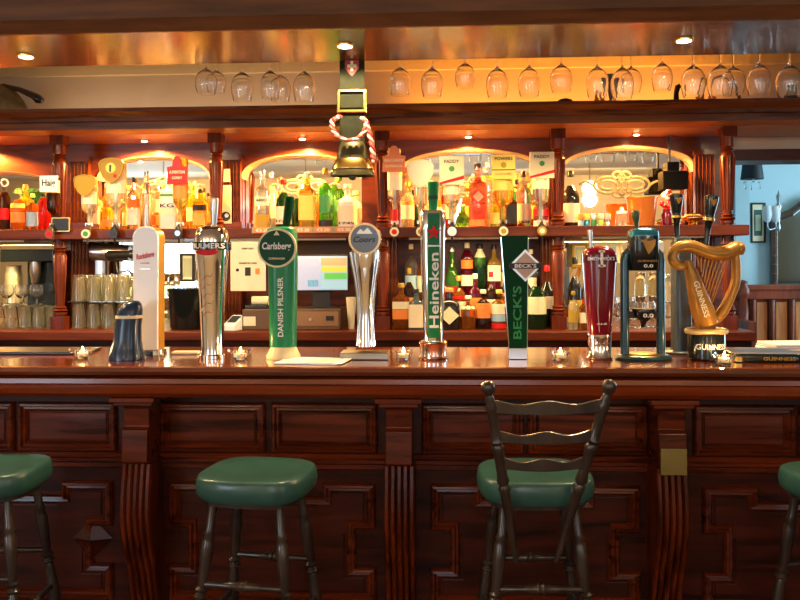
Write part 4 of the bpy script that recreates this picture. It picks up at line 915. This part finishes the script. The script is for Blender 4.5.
for s_, m_ in ((0, rope_m), (PI, rope_w)):
    pts = []
    ctrl = [(-11, 118), (-18, 122), (-19, 130), (-14, 138), (-4, 142), (6, 141), (13, 135), (16, 126), (12, 120), (15, 124), (18, 134), (21, 146), (22, 158), (24, 165)]
    for i in range(len(ctrl) - 1):
        for j in range(5):
            q = j / 5; a = ctrl[i]; b = ctrl[i + 1]; n_ = i * 5 + j
            x = (a[0] + (b[0] - a[0]) * q) * k; z = bz(a[1] + (b[1] - a[1]) * q)
            pts.append((x + .006 * math.cos(n_ * 1.1 + s_), -.055 + .006 * math.sin(n_ * 1.1 + s_), z))
    MB().tube(pts, .007, 7).build('rope', m_, bl)

# ================================================================== THINGS ON THE COUNTER
YT = 3.01; K = YT / F
def tap(name, label, px, Y=YT, cat='beer tap', rz=0): return thing(name, label, cat, (X(px, Y), Y, ZT), rz)
BASE = Z(357.3, YT)
def z(py): return max(0, Z(py, YT) - ZT)
# 1 bar mat
m = tap('bar_mat', 'flat black bar mat lying at the left end of the counter', 40, 3.16, 'bar mat'); MB().box(-.30, .20, -.06, .12, 0, .012).build('mat_body', black_pl, m, .003); MB().box(-.2, -.09, -.02, .0, .012, .014).build('badge', gold_pr, m)
# 2 navy tap
m = tap('stout_tap', 'low navy blue tap head with a pale line, standing left of the white tap', 126, 2.97)
MB().loft([(0, 17 * K, 17 * K), (.01, 17.5 * K, 17 * K), (.03, 16 * K, 15 * K), (z(340), 13.5 * K, 13 * K, 1 * K, 0), (z(325), 12.5 * K, 12 * K, 2 * K, 0), (z(317), 12.5 * K, 12 * K, 3 * K, 0), (z(314), 12.3 * K, 12 * K, 3.2 * K, 0)], 2.4, 28).build('base', navy, m)
MB().loft([(z(317), 12.9 * K, 12.4 * K, 3 * K, 0), (z(314), 12.8 * K, 12.4 * K, 3.2 * K, 0)], 2.4, 28).build('pale_band', ivory, m)
MB().loft([(z(314), 12 * K, 12 * K, 3.4 * K, 0), (z(309), 11 * K, 11 * K, 5 * K, 0), (z(303), 8.5 * K, 9 * K, 6.5 * K, 0), (z(300), 5 * K, 5 * K, 8 * K, 0), (z(299.5), 2 * K, 2 * K, 8.5 * K, 0)], 2.4, 28).build('cap', navy, m)
# 3 white tap with amber sides
m = tap('lager_tap', 'tall white rounded tap with an amber side and red script on its front', 152, 3.13, rz=R(-5))
def slab(hw0, hw1, zb, zt, rtop, y0, y1, mt, nm, shift=0):
    pts = [(-hw0 + shift, zb), (hw0 + shift, zb)]
    for kk in range(13):
        a = PI / 2 * kk / 12; pts.append((hw1 - rtop + rtop * math.cos(a) + shift, zt - rtop + rtop * math.sin(a)))
    for kk in range(13):
        a = PI / 2 + PI / 2 * kk / 12; pts.append((-hw1 + rtop + rtop * math.cos(a) + shift, zt - rtop + rtop * math.sin(a)))
    return MB().prism(pts, y0, y1).build(nm, mt, m, .003)
slab(12.5 * K, 14 * K, .022, z(224), 12 * K, -.060, -.047, white_pl, 'front_panel')
slab(12.2 * K, 13.6 * K, .022, z(224.5), 11.6 * K, -.047, .012, gold_side, 'body')
MB().loft([(0, 14 * K, .05), (.02, 13 * K, .045), (.022, 10 * K, .04)], 3, 24).build('foot', chrome, m)
text('Rockshore', 0, z(254), .022, red, m, -.0605, width=20 * K, slant=.3, tilt=R(10))
text('LAGER', 0, z(262), .005, red, m, -.0605, width=10 * K); text('IRISH', 0, z(268), .005, steel, m, -.0605, width=10 * K)
d_ = MB().box(-.005, .10, -.02, .02, 0, .012).build('drip_rest', ivory, None, .004, loc=(X(174, 3.13), 3.13, ZT)); tag(d_, 'long pale drip rest lying between the white tap and the chrome cider tap', 'rest')
# 4 chrome cider tap
m = tap('cider_tap', 'tapered chrome cider tap with a black name band and red badge', 212)
prof = [(0, 13), (.012, 13), (.016, 11.5), (.035, 11), (z(300), 13), (z(262), 15.5), (z(250), 17), (z(238), 17), (z(230), 15.5), (z(226), 12), (z(224), 6)]
MB().lathe([(a, b * K) for a, b in prof], seg=36).build('column', chrome, m)
MB().loft([(z(249), 19.5 * K, 19 * K), (z(241), 19.5 * K, 19 * K)], 2, 36).build('name_band', black_gl, m)
text('BULMERS', 0, z(245), .020, white, m, 0, width=33 * K, wrap=lambda x, zz: -math.sqrt(max(0, (19.6 * K) ** 2 - x * x)) * .98 - .001)
MB().disc(0, z(251), 3.5 * K, -18.2 * K, -17 * K, 20, rx=11 * K).build('badge', red, m)
MB().turned((2 * K, 0, z(228)), (3 * K, 0, z(196)), [(0, .010), (.2, .012), (.5, .0145), (.9, .017), (.97, .016), (1, .010)], 16).build('handle', steel, m)
for q in range(5):
    zq = z(312 - q * 9)
    MB().tube([(a_ * K, -math.sqrt(max(0, (13.3 + q * .55) ** 2 - a_ * a_)) * K - .0005, zq + b_) for a_, b_ in ((-6, -.012), (-3, .002), (0, .004), (3, .0), (5, .014))], .0012, 6).build('etched_scroll', mat('copper_etch', (.45, .16, .10), .4, .5), m)
# 5 green column with round head
m = tap('lager_tap', 'green column tap with a round green head and cream base', 283)
MB().loft([(0, 17 * K, 16 * K), (.012, 17 * K, 16 * K), (.02, 15.5 * K, 15 * K), (.045, 12.5 * K, 13 * K)], 2.2, 32).build('base', cream, m)
MB().loft([(.045, 13 * K, 13 * K), (z(262), 14.5 * K, 13 * K), (z(234), 15 * K, 13 * K, -1 * K, 0), (z(228), 14 * K, 12 * K, -1 * K, 0), (z(226), 9 * K, 8 * K, -1 * K, 0)], 3, 32).build('column', cgreen, m)
MB().disc(-3 * K, z(247.5), 19.5 * K, -.058, -.048, 40).build('head_rim', cream, m)
hd = MB().disc(-3 * K, z(247.5), 17.5 * K, -.061, -.058, 40).build('head_face', cgreen2, m)
text('Carlsberg', -3 * K, z(246.5), .034, white, m, -.0615, width=29 * K, slant=.15)
text('COPENHAGEN', -3 * K, z(258), .008, ivory, m, -.0615, width=16 * K)
MB().prism([(-6 * K, z(235)), (0, z(235)), (-3 * K, z(230.5))], -.0635, -.061).build('crown_mark', ivory, m)
text('DANISH PILSNER', 0, z(306), .021, white, m, 0, width=59 * K, vert=True, wrap=lambda x, zz: -13.2 * K - .002)
MB().loft([(z(230), .012, .012, 3 * K, 0), (z(226), .014, .012, 3.5 * K, 0), (z(197), .018, .012, 7 * K, 0), (z(195.5), .012, .008, 7 * K, 0)], 3, 20).build('handle', bgreen, m)
# 6 paper menus
m = thing('paper_menu', 'pale folded menu leaflet lying on the counter in front of the green column tap', 'menu', (X(313, 2.90), 2.90, ZT), R(-8))
MB().box(-.125, .11, -.08, .08, 0, .003).build('lower_sheet', white, m); MB().box(-.10, .125, -.075, .085, .003, .006).build('upper_sheet', white_pl, m)
MB().box(-.02, .10, -.07, .08, .006, .0065).build('printed_panel', blue_pr, m); MB().box(.03, .09, -.05, .03, .0065, .007).build('printed_panel', mat('peach_print', (.8, .6, .4), .5), m)
# 7 oval chrome tap
m = tap('lager_tap', 'curved chrome tap with a round grey badge on a square plinth', 366)
MB().box(-25 * K, 23 * K, -.055, .055, 0, .026).build('plinth', pewter, m, .003)
sh = MB(); rs = []
for (py, hw) in ((346, 9.5), (335, 8.5), (315, 7.2), (300, 8), (285, 9.5), (270, 12), (258, 14), (250, 14.5)): rs.append((z(py), hw * K, (6 + hw * .55) * K))
sh.loft(rs, 2.3, 32).build('body', chrome, m)
for s_ in (-1, 1): MB().tube([(s_ * hw * K, -.012 - .5 * hw * K, z(py)) for py, hw in ((345, 8.5), (325, 7), (300, 7.8), (280, 10), (262, 13.2), (252, 14.6))], .0055, 8).build('edge_rib', chrome, m)
MB().loft([(z(300), .002, .004, 0, -.020), (z(285), .009, .016, 0, -.026), (z(268), .016, .02, 0, -.030), (z(262), .010, .012, 0, -.030)], 2, 20).build('drop_inlay', steel, m)
MB().disc(0, z(239), 16 * K, -.052, .02, 40).build('badge_rim', chrome, m); MB().disc(0, z(239), 13.8 * K, -.055, -.052, 40).build('badge_face', mat('grey_blue_badge', (.16, .18, .20), .3, .5), m)
text('Coors', 0, z(239.5), .022, mat('dark_script', (.02, .02, .05), .4), m, -.056, width=22 * K, slant=.3)
MB().prism([(-8 * K, z(234)), (-4 * K, z(229)), (-1 * K, z(232)), (3 * K, z(228)), (8 * K, z(234))], -.057, -.0545).build('mountain_mark', steel, m)
# 8 tall chrome and green tap
m = tap('lager_tap', 'tall slim chrome and green tap with a red star', 433)
MB().lathe([(0, 15 * K), (.006, 15.5 * K), (.012, 13.5 * K), (.055, 13.5 * K), (.060, 14.5 * K), (.066, 13 * K), (.066, 9 * K)], seg=32).build('base', chrome, m)
MB().loft([(.060, 9.2 * K, 9 * K), (z(300), 11 * K, 10.5 * K), (z(232), 12.8 * K, 12 * K), (z(213), 13 * K, 12 * K), (z(211), 12 * K, 11 * K)], 3, 32).build('column', chrome, m)
def hp(py): return -(9.2 + 3.6 * (342 - py) / 110) * K * .97
def strip(x0, x1, pya, pyb, mt, nm, off=.002, par=None):
    ya, yb_ = hp(pya) - off, hp(pyb) - off
    return MB().add([(x0, ya, z(pya)), (x1, ya, z(pya)), (x1, yb_, z(pyb)), (x0, yb_, z(pyb)), (x0, ya + .012, z(pya)), (x1, ya + .012, z(pya)), (x1, yb_ + .012, z(pyb)), (x0, yb_ + .012, z(pyb))], [(0, 1, 2, 3), (4, 7, 6, 5), (0, 4, 5, 1), (3, 2, 6, 7), (0, 3, 7, 4), (1, 5, 6, 2)]).build(nm, mt, m)
strip(-5 * K, 7 * K, 337, 214, hgreen, 'green_panel')
star = []
for q in range(10):
    a = PI / 2 + q * PI / 5; r = (8 if q % 2 == 0 else 3.3) * K; star.append((1 * K + r * math.cos(a), z(233) + r * math.sin(a)))
MB().prism(star, hp(233) - .008, hp(233) - .002).build('star', red, m)
text('Heineken', 1 * K, z(290), .036, white, m, 0, width=74 * K, vert=True, wrap=lambda x, zz: hp(357 - (zz) / K) - .004)
MB().loft([(z(214), .014, .012), (z(205), .017, .014, .001, 0), (z(184), .022, .016, .002, 0), (z(182), .018, .012, .002, 0)], 3, 24).build('handle', hgreen, m)
MB().loft([(z(200), .0195, .0155, .0015, 0), (z(196), .020, .016, .0015, 0)], 3, 24).build('handle_band', cgreen2, m)
strip(-6.5 * K, 8.5 * K, 247, 245.5, white_pl, 'white_line', .003)
# 9 dark green tapered tap
m = tap('lager_tap', 'tapered dark green tap with a silver edge and diamond badge', 517)
def taper(hw0, hw1, z0, z1, y0, y1, mt, nm, dx=0): return MB().add([(-hw0, y0, z0), (hw0, y0, z0), (hw1 + dx, y0, z1), (-hw1 + dx, y0, z1), (-hw0, y1, z0), (hw0, y1, z0), (hw1 + dx, y1, z1), (-hw1 + dx, y1, z1)], [(0, 1, 2, 3), (4, 7, 6, 5), (0, 4, 5, 1), (3, 2, 6, 7), (0, 3, 7, 4), (1, 5, 6, 2)]).build(nm, mt, m, .002)
MB().box(-9 * K, 9 * K, -.032, .03, 0, z(347)).build('base', steel, m, .002)
taper(8.6 * K, 13 * K, z(347), z(236.5), -.036, .030, bgreen, 'column', -3 * K); taper(9.4 * K, 13.8 * K, z(347), z(237.5), -.030, .024, chrome, 'silver_edge', -3 * K)
dpts = [(7 * K - 16 * K, z(266)), (7 * K, z(282)), (7 * K + 16 * K, z(266)), (7 * K, z(250))]
MB().prism(dpts, -.048, -.040).build('diamond_badge', steel, m, .001); MB().prism([(7 * K + (x - 7 * K) * .82, z(266) + (zz - z(266)) * .82) for x, zz in dpts], -.050, -.048).build('badge_face', mat('badge_bronze', (.45, .28, .2), .4, .4), m)
MB().box(-9 * K, 23 * K, -.052, -.048, z(269), z(263.5)).build('badge_bar', black_pr, m); text("BECK'S", 7 * K, z(266.2), .014, white, m, -.0525, width=21 * K)
text("BECK'S", -1 * K, z(312), .032, bgreen_l, m, -.0365, width=52 * K, vert=True)
# 10 ruby tap
m = tap('ale_tap', 'ruby red rounded tap with silver edges and a chrome base', 599)
MB().lathe([(0, 12.5 * K), (.006, 13 * K), (.012, 11.5 * K), (.06, 11.5 * K), (.07, 12 * K), (z(334), 12 * K)], seg=32).build('base', chrome, m)
MB().loft([(z(340), 9.5 * K, 9 * K), (z(336), 11 * K, 11 * K), (z(300), 13.5 * K, 12 * K), (z(262), 15.8 * K, 13 * K), (z(254), 16 * K, 13 * K), (z(250), 13 * K, 11 * K), (z(248), 8 * K, 7 * K), (z(247), 3 * K, 3 * K)], 2.6, 36).build('column', ruby, m)
for s_ in (-1, 1): MB().tube([(s_ * hw * K, -.006, z(py)) for py, hw in ((338, 10.5), (300, 13.8), (262, 16), (254, 16.4))], [.003, .004, .006, .004], 8).build('edge_trim', chrome, m)
MB().loft([(z(263), 16.4 * K, 13.5 * K), (z(256), 16.4 * K, 13.5 * K)], 2.6, 36).build('name_band', mat('ruby_dark', (.10, .004, .02), .2, .3, coat=.5), m)
text('SMITHWICK\'S', 0, z(259.5), .013, white, m, 0, width=26 * K, wrap=lambda x, zz: -13.9 * K * (1 - min(1, abs(x) / (16.4 * K)) ** 2.6) ** (1 / 2.6) - .001)
MB().box(-1.2 * K, 1.2 * K, -14.4 * K, -13 * K, z(268), z(252)).box(-3.6 * K, 3.6 * K, -14.4 * K, -13 * K, z(267.5), z(265.5)).box(-3 * K, 3 * K, -14.4 * K, -13 * K, z(253.5), z(251.5)).build('crest_mark', steel, m)
text('ALE', 0, z(323), .006, white, m, -11.8 * K, width=10 * K)
MB().tube([(-.02 * 0 - 2.6 * K, -13.3 * K, z(270)), (-3.5 * K, -11.6 * K, z(310)), (-2 * K, -10.6 * K, z(332))], .0018, 6).build('silver_line', steel, m)
MB().turned((-8 * K, 0, z(250)), (-9 * K, 0, z(231)), [(0, .008), (.3, .007), (.8, .010), (1, .009)], 12).build('handle', steel, m)
# 11 teal frame tap
def harp_poly(cx, cz, k_):
    return [(cx + a * k_, cz + b * k_) for a, b in ((-.42, .42), (-.5, .30), (-.36, .30), (0, -.5), (.1, -.42), (.42, .05), (.47, .42), (.36, .5), (.32, .40), (0, .36), (-.2, .46))]
m = tap('alcohol_free_tap', 'teal twin-post tap frame with a hanging dark box and harp emblem', 643)
MB().loft([(0, 27 * K, .085), (.006, 28 * K, .088), (.012, 27 * K, .085), (.016, 24 * K, .075)], 2, 40).build('base', teal, m)
MB().loft([(.016, 20 * K, .06), (.020, 19 * K, .056)], 2, 40).build('drip_plate', mat('bronze_plate', (.35, .24, .06), .3, .8), m)
for s_, pxo in ((-1, -18), (1, 17)):
    pts = [(pxo * K, 0, .014), (pxo * K, 0, z(262)), ((pxo - s_ * 1) * K, 0, z(256)), ((pxo - s_ * 4) * K, 0, z(253)), ((pxo - s_ * 8) * K, 0, z(253))]
    MB().tube(pts, .0165, 12).build('post', teal, m)
MB().loft([(z(271.5), 14 * K, .045), (z(270), 14.5 * K, .048), (z(236), 14.5 * K, .048), (z(232), 13.5 * K, .045), (z(230.5), 10 * K, .036)], 3.2, 32).build('head_box', black_gl, m)
MB().loft([(z(238), 14.7 * K, .049), (z(233), 14.3 * K, .048), (z(230.5), 11 * K, .038), (z(229.5), 6 * K, .02)], 3.2, 32).build('head_cap', teal_br, m)
MB().prism(harp_poly(2 * K, z(248), 15 * K), -.053, -.047).build('harp_emblem', gold, m, .001)
text('GUINNESS', 1 * K, z(262), .008, gold, m, -.049, width=19 * K); text('0.0', 2 * K, z(266.8), .012, white, m, -.049, width=9 * K)
MB().box(-18 * K, 17 * K, -.012, .012, z(318), z(311)).build('crossbar', black_pl, m, .003)
MB().lathe([(z(327), .008), (z(323), .010), (z(320), .022), (z(316), .038), (z(310), .042), (z(309), .040)], seg=24).build('funnel', black_gl, m)
text('0.0', 2 * K, z(315), .014, white, m, -.0425, width=10 * K)
MB().turned((-6 * K, 0, z(231)), (-7 * K, 0, z(212)), [(0, .007), (.3, .008), (.6, .014), (.9, .016), (1, .010)], 14).build('handle', mat('olive_handle', (.05, .07, .02), .35, coat=.3), m)
MB().box(15 * K, 21 * K, .0, .02, z(254), z(243)).build('side_bracket', steel, m, .002)
# 12 dark slab column
m = tap('stout_tap', 'tall slate column tap with a black handle, standing behind the golden harp', 681, 3.17)
K2 = 3.17 / F
def z2(py): return max(0, Z(py, 3.17) - ZT)
MB().loft([(0, 17 * K2, .05), (.008, 17.5 * K2, .052), (.014, 14 * K2, .045)], 2, 36).build('base', slate, m)
MB().loft([(.012, 9.5 * K2, .04), (.05, 9 * K2, .04), (z2(246), 9 * K2, .04), (z2(240), 8 * K2, .035), (z2(238), 5 * K2, .02)], 3.4, 28).build('column', slate, m)
def stout_handle(x, zb, zt, par, lean=0, k_=1):
    MB().turned((x, 0, zb), (x + lean, 0, zt), [(0, .009), (.25, .010), (.45, .014), (.5, .020), (.55, .016), (.6, .018), (.9, .026), (.97, .026), (1, .018)], 16).build('handle', black_gl, par)
    zm = zb + (zt - zb) * .84
    MB().prism(harp_poly(x + lean * .84, zm, .026), -.030, -.024).build('handle_harp', gold, par, .0008)
    MB().turned((x + lean * .48, 0, zb + (zt - zb) * .48), (x + lean * .54, 0, zb + (zt - zb) * .54), [(0, .0205), (1, .0195)], 16).build('handle_collar', brass, par)
stout_handle(-4 * K2, z2(242), z2(196), m)
# 13 golden harp
YH = 2.99; K3 = YH / F
m = thing('harp_tap', 'stout tap shaped as a large golden harp on a black drum base', 'beer tap', (X(706, YH), YH, ZT))
def z3(py): return max(0, Z(py, YH) - ZT)
def hx(px): return (px - 706) * K3
def HP(px, py, y=0): return (hx(px), y, z3(py))
MB().lathe([(0, 17 * K3), (.004, 18 * K3), (.01, 18 * K3), (z3(333), 17.6 * K3), (z3(330), 16 * K3)], seg=36).build('drum_base', black_gl, m)
MB().tube([(18 * K3 * math.cos(a), 15 * K3 * math.sin(a), z3(331)) for a in [2 * PI * q / 36 for q in range(36)]], .011, 10, True).build('cream_collar', mat('gold_cream', (.60, .45, .20), .35, .2), m)
text('GUINNESS', 0, z3(345), .020, white, m, 0, width=28 * K3, wrap=lambda x, zz: -math.sqrt(max(0, (17.9 * K3) ** 2 - x * x)) - .001)
# neck: scroll then S-curve
neck = [(689, 264, 4), (684, 267, 5), (677, 265, 6), (674, 258, 6), (677, 251, 6), (685, 247.5, 7), (694, 248.5, 7.5), (703, 252, 7.5), (713, 255, 8), (723, 255, 8.5), (731, 252, 8.5), (736, 249, 7.5), (740, 250, 5), (739, 256, 3)]
def spl(c, n=5):
    out = []
    for i in range(len(c) - 1):
        p0, p1, p2, p3 = c[max(0, i - 1)], c[i], c[i + 1], c[min(len(c) - 1, i + 2)]
        for j in range(n):
            t = j / n; out.append(tuple(.5 * ((2 * b) + (-a + c_) * t + (2 * a - 5 * b + 4 * c_ - d) * t * t + (-a + 3 * b - 3 * c_ + d) * t ** 3) for a, b, c_, d in zip(p0, p1, p2, p3)))
    return out + [tuple(c[-1])]
ns = spl(neck); MB().tube([HP(a, b) for a, b, _ in ns], [c * K3 * .84 for *_, c in ns], 14, flat=1.5).build('neck', gold, m)
sb_ = spl([(688, 262, 3.5), (692, 275, 6), (697, 293, 8.5), (702, 310, 10.5), (707, 324, 10)]); MB().tube([HP(a, b) for a, b, _ in sb_], [c * K3 for *_, c in sb_], 14, flat=1.5).build('soundbox', gold, m)
pl2 = spl([(734, 254, 4), (735, 268, 4.2), (734, 284, 4.4), (728, 300, 4.6), (721, 313, 5), (712, 322, 5), (705, 328, 6)]); MB().tube([HP(a, b) for a, b, _ in pl2], [c * K3 for *_, c in pl2], 12, flat=1.5).build('pillar', gold, m)
MB().loft([(z3(332), .03, .03), (z3(326), .035, .03), (z3(318), .03, .025, 0, 0)], 2, 20).build('harp_foot', gold, m)
for q in range(9):
    t = q / 8; a = (697 + 31 * t, 256 + 4 * math.sin(t * 3)); b = (694.5 + 12.5 * min(1, .15 + t * .95), 272 + 40 * t)
    MB().tube([HP(a[0], a[1] + 2), HP(b[0] + 3, b[1] - 4)], .0026, 6).build('string', gold, m)
ang = math.atan2(-(300 - 275), -(697 - 692))
text('GUINNESS', hx(696.5), z3(299), .020, ivory, m, -16 * K3, width=36 * K3, tilt=-R(73), name='lettering')
mh = bpy.data.objects.new('x', None); bpy.data.objects.remove(mh)
stout_handle(hx(706), z3(246), z3(198), m, lean=6 * K3)
# 14 drip tray
m = thing('drip_tray', 'dark drip tray with a ribbed grille and brass end beside the harp tap', 'drip tray', (X(761, 2.99), 2.99, ZT), R(-2))
MB().loft([(0, .120, .088), (.004, .122, .09), (.026, .122, .09), (.030, .118, .086)], 9, 48).build('tray_body', black_gl, m)
gr = MB()
for q in range(20): gr.box(-.112 + q * .0112, -.112 + q * .0112 + .006, -.076, .076, .030, .034)
gr.box(-.115, .115, -.082, -.076, .029, .035).box(-.115, .115, .076, .082, .029, .035).build('grille', steel, m)
MB().loft([(.003, .026, .040, -.108, -.052), (.020, .026, .040, -.108, -.052), (.022, .02, .03, -.108, -.052)], 3, 20).build('brass_end', brass, m)
text('GUINNESS', .03, .014, .012, gold_pr, m, -.0905, width=.11)
# 15 leaflets
m = thing('leaflet_stack', 'stack of pale lavender leaflets on the counter behind the drip tray', 'leaflets', (X(803, 3.28), 3.26, ZT), R(5))
lav = mat('lavender_paper', (.66, .64, .80), .6)
for q in range(4): MB().box(-.17 + .004 * q, .17, -.08, .08, q * .009, q * .009 + .008).build('leaflet', lav if q % 2 == 0 else white, m, .002)
# tealights
cn = None
cands = [(82, 2.97, 'at the left end of the counter'), (240, 2.95, 'right of the chrome cider tap'), (403, 2.95, 'left of the tall chrome and green tap'), (560, 2.95, 'between the dark green tap and the ruby tap'), (724, 2.835, 'beside the drip tray')]
for px, Yc, wh in cands:
    if cn is None:
        t = cn = thing('tealight_holder', '', 'candle')
        MB().loft([(0, .020, .020), (.003, .026, .026), (.014, .029, .029), (.024, .034, .034), (.034, .036, .036), (.034, .030, .030), (.012, .024, .024), (.010, .006, .006)], 2, 12, smooth=False).build('glass_cup', glass_m, t)
        MB().lathe([(.011, .019), (.024, .0195), (.024, .002)], seg=16).build('wax', ivory, t)
        MB().lathe([(.026, .002), (.031, .0055), (.038, .004), (.048, .0006)], seg=10).build('flame', flame_e, t)
        for kk in range(4): MB().tube([(.03 * math.cos(R(20 + kk * 90)), .03 * math.sin(R(20 + kk * 90)), .026), (.040 * math.cos(R(20 + kk * 90)), .040 * math.sin(R(20 + kk * 90)), .030), (.045 * math.cos(R(20 + kk * 90)), .045 * math.sin(R(20 + kk * 90)), .040)], .003, 6).build('petal_arm', glass_m, t)
        l = light('candlelight', 'POINT', (0, 0, .062), .9, (1, .55, .2), shadow_soft_size=.006); l.parent = t
    else: t = copy_tree(cn)
    t.location = (X(px, Yc), Yc, ZT); t['label'] = 'lit tealight in a clear glass holder ' + wh; t['group'] = 'tealights along the counter'

# ================================================================== BLUE ROOM
frame('tall narrow picture in a thin dark frame on the blue wall', 751, 765, 205, 244, 7.29, black_pr, [mat('dark_teal_print', (.02, .10, .09), .5), sage])
YS2 = 6.4
m = thing('shaded_lamp', 'black drum lamp shade with crystal drops hanging in the blue room', 'lamp', (X(752.5, YS2), YS2, Z(181, YS2, 752)))
MB().loft([(0, .085, .085), (.002, .086, .086), (.125, .070, .070), (.125, .067, .067), (.002, .082, .082)], 2, 28, True, False).build('lamp_shade', mat('black_shade', (.01, .02, .03), .6), m)
MB().lathe([(.03, .006), (CZ - m.location.z, .006)], seg=8).build('rod', steel, m)
for q in range(6):
    a = q * PI / 3 + .3; MB().turned((.06 * math.cos(a), .06 * math.sin(a), .0), (.06 * math.cos(a), .06 * math.sin(a), -.03 - .05 * (q % 2)), [(0, .002), (.6, .004), (.85, .010), (1, .001)], 8).build('crystal_drop', G['clear'], m)
# wall mirror
YW = 7.24
m = thing('wall_mirror', 'large mirror with a dark carved crested frame on the blue wall', 'mirror', (X(812, YW), YW, Z(248, YW, 812)))
k4 = YW / F
pts = [(-37 * k4, -40 * k4), (37 * k4, -40 * k4), (37 * k4, 26 * k4), (22 * k4, 34 * k4), (8 * k4, 46 * k4), (-6 * k4, 44 * k4), (-20 * k4, 33 * k4), (-37 * k4, 27 * k4)]
MB().prism(pts, -.01, 0).build('mirror_glass', mat('dull_mirror', (.22, .32, .32), .15, 1), m); MB().mold(pts, [(-.03, 0), (-.03, .03), (0, .05), (.02, .04), (.035, .012), (.04, 0)], 0).build('frame', wood_blk, m)
for q in range(8): 
    xx = -37 * k4; zz = (-36 + q * 9) * k4; MB().lathe([(zz - .02, .006), (zz, .022), (zz + .02, .006)], xx, -.035, 8).build('frame_carving', wood_settle, m)
# sconce
YN = 7.05
m = thing('wall_sconce', 'silver twin-arm wall sconce with white glass shades beside the mirror', 'wall light', (X(774, YN), YN, Z(222, YN, 774)))
silver = mat('aged_silver', (.35, .38, .40), .3, .8)
MB().turned((.04, 0, -.10), (.04, 0, .26), [(0, .006), (.1, .02), (.2, .012), (.5, .016), (.6, .03), (.7, .012), (.85, .022), (.92, .008), (1, .002)], 12).box(.03, .05, .0, .25, -.01, .01).build('spindle', silver, m)
for s_, dx in ((-1, -.075), (1, -.005)):
    MB().tube([(.04, 0, -.06), (dx + .02, -.04, -.085), (dx, -.05, -.05), (dx, -.05, -.02)], .006, 8).build('arm', silver, m)
    MB().lathe([(-.02, .015), (.0, .030), (.05, .040), (.10, .032), (.12, .028), (.12, .022), (.0, .02)], dx, -.05, 16).build('glass_shade', mat('frosted_shade', (.75, .85, .9), .4, 0, .2), m)
# settle / panelled bench
YP = 6.55
m = thing('panelled_settle', 'dark carved oak settle with upright panels against the blue wall', 'settle', (X(735, YP), YP, 0))
k5 = YP / F
def z5(py): return Z(py, YP)
L_ = 1.3
MB().box(-.05, L_, .05, .09, .0, z5(292)).build('back_board', wood_settle, m)
MB().box(.02, L_, .0, .10, z5(300), z5(289)).box(-.0, L_, -.02, .11, z5(291), z5(286)).build('top_rail', wood_settle, m, .006)
MB().lathe([(0, .04), (z5(340), .04), (z5(336), .055), (z5(330), .03), (z5(312), .042), (z5(300), .03), (z5(296), .05), (z5(290), .05), (z5(286), .03), (z5(283), .035), (z5(281), .01)], .06, -.01, 18).build('end_post', wood_settle, m)
for q, (a, b) in enumerate(((758, 769), (777, 789), (797, 812), (820, 835))):
    x0 = X(a, YP) - m.location.x; x1 = X(b, YP) - m.location.x
    MB().box(x0, x1, .035, .05, .3, z5(303)).build('panel', wood_panel, m, .006)
    MB().box(x0 - .055, x0 - .012, .015, .05, .2, z5(300)).build('stile', wood_blk, m, .004)
    MB().turned((x0 - .033, .012, .3), (x0 - .033, .012, z5(301)), [(0, .012), (.4, .014), (.5, .02), (.6, .012), (.9, .016), (1, .012)], 10).build('applied_column', wood_settle, m)
MB().box(-.02, L_, -.42, .05, .42, .47).build('seat', wood_settle, m, .006); MB().box(-.02, L_, -.40, -.36, 0, .42).build('seat_front', wood_settle, m)
MB().box(-.05, .02, -.40, .05, 0, z5(318)).build('arm_panel', wood_settle, m, .006)
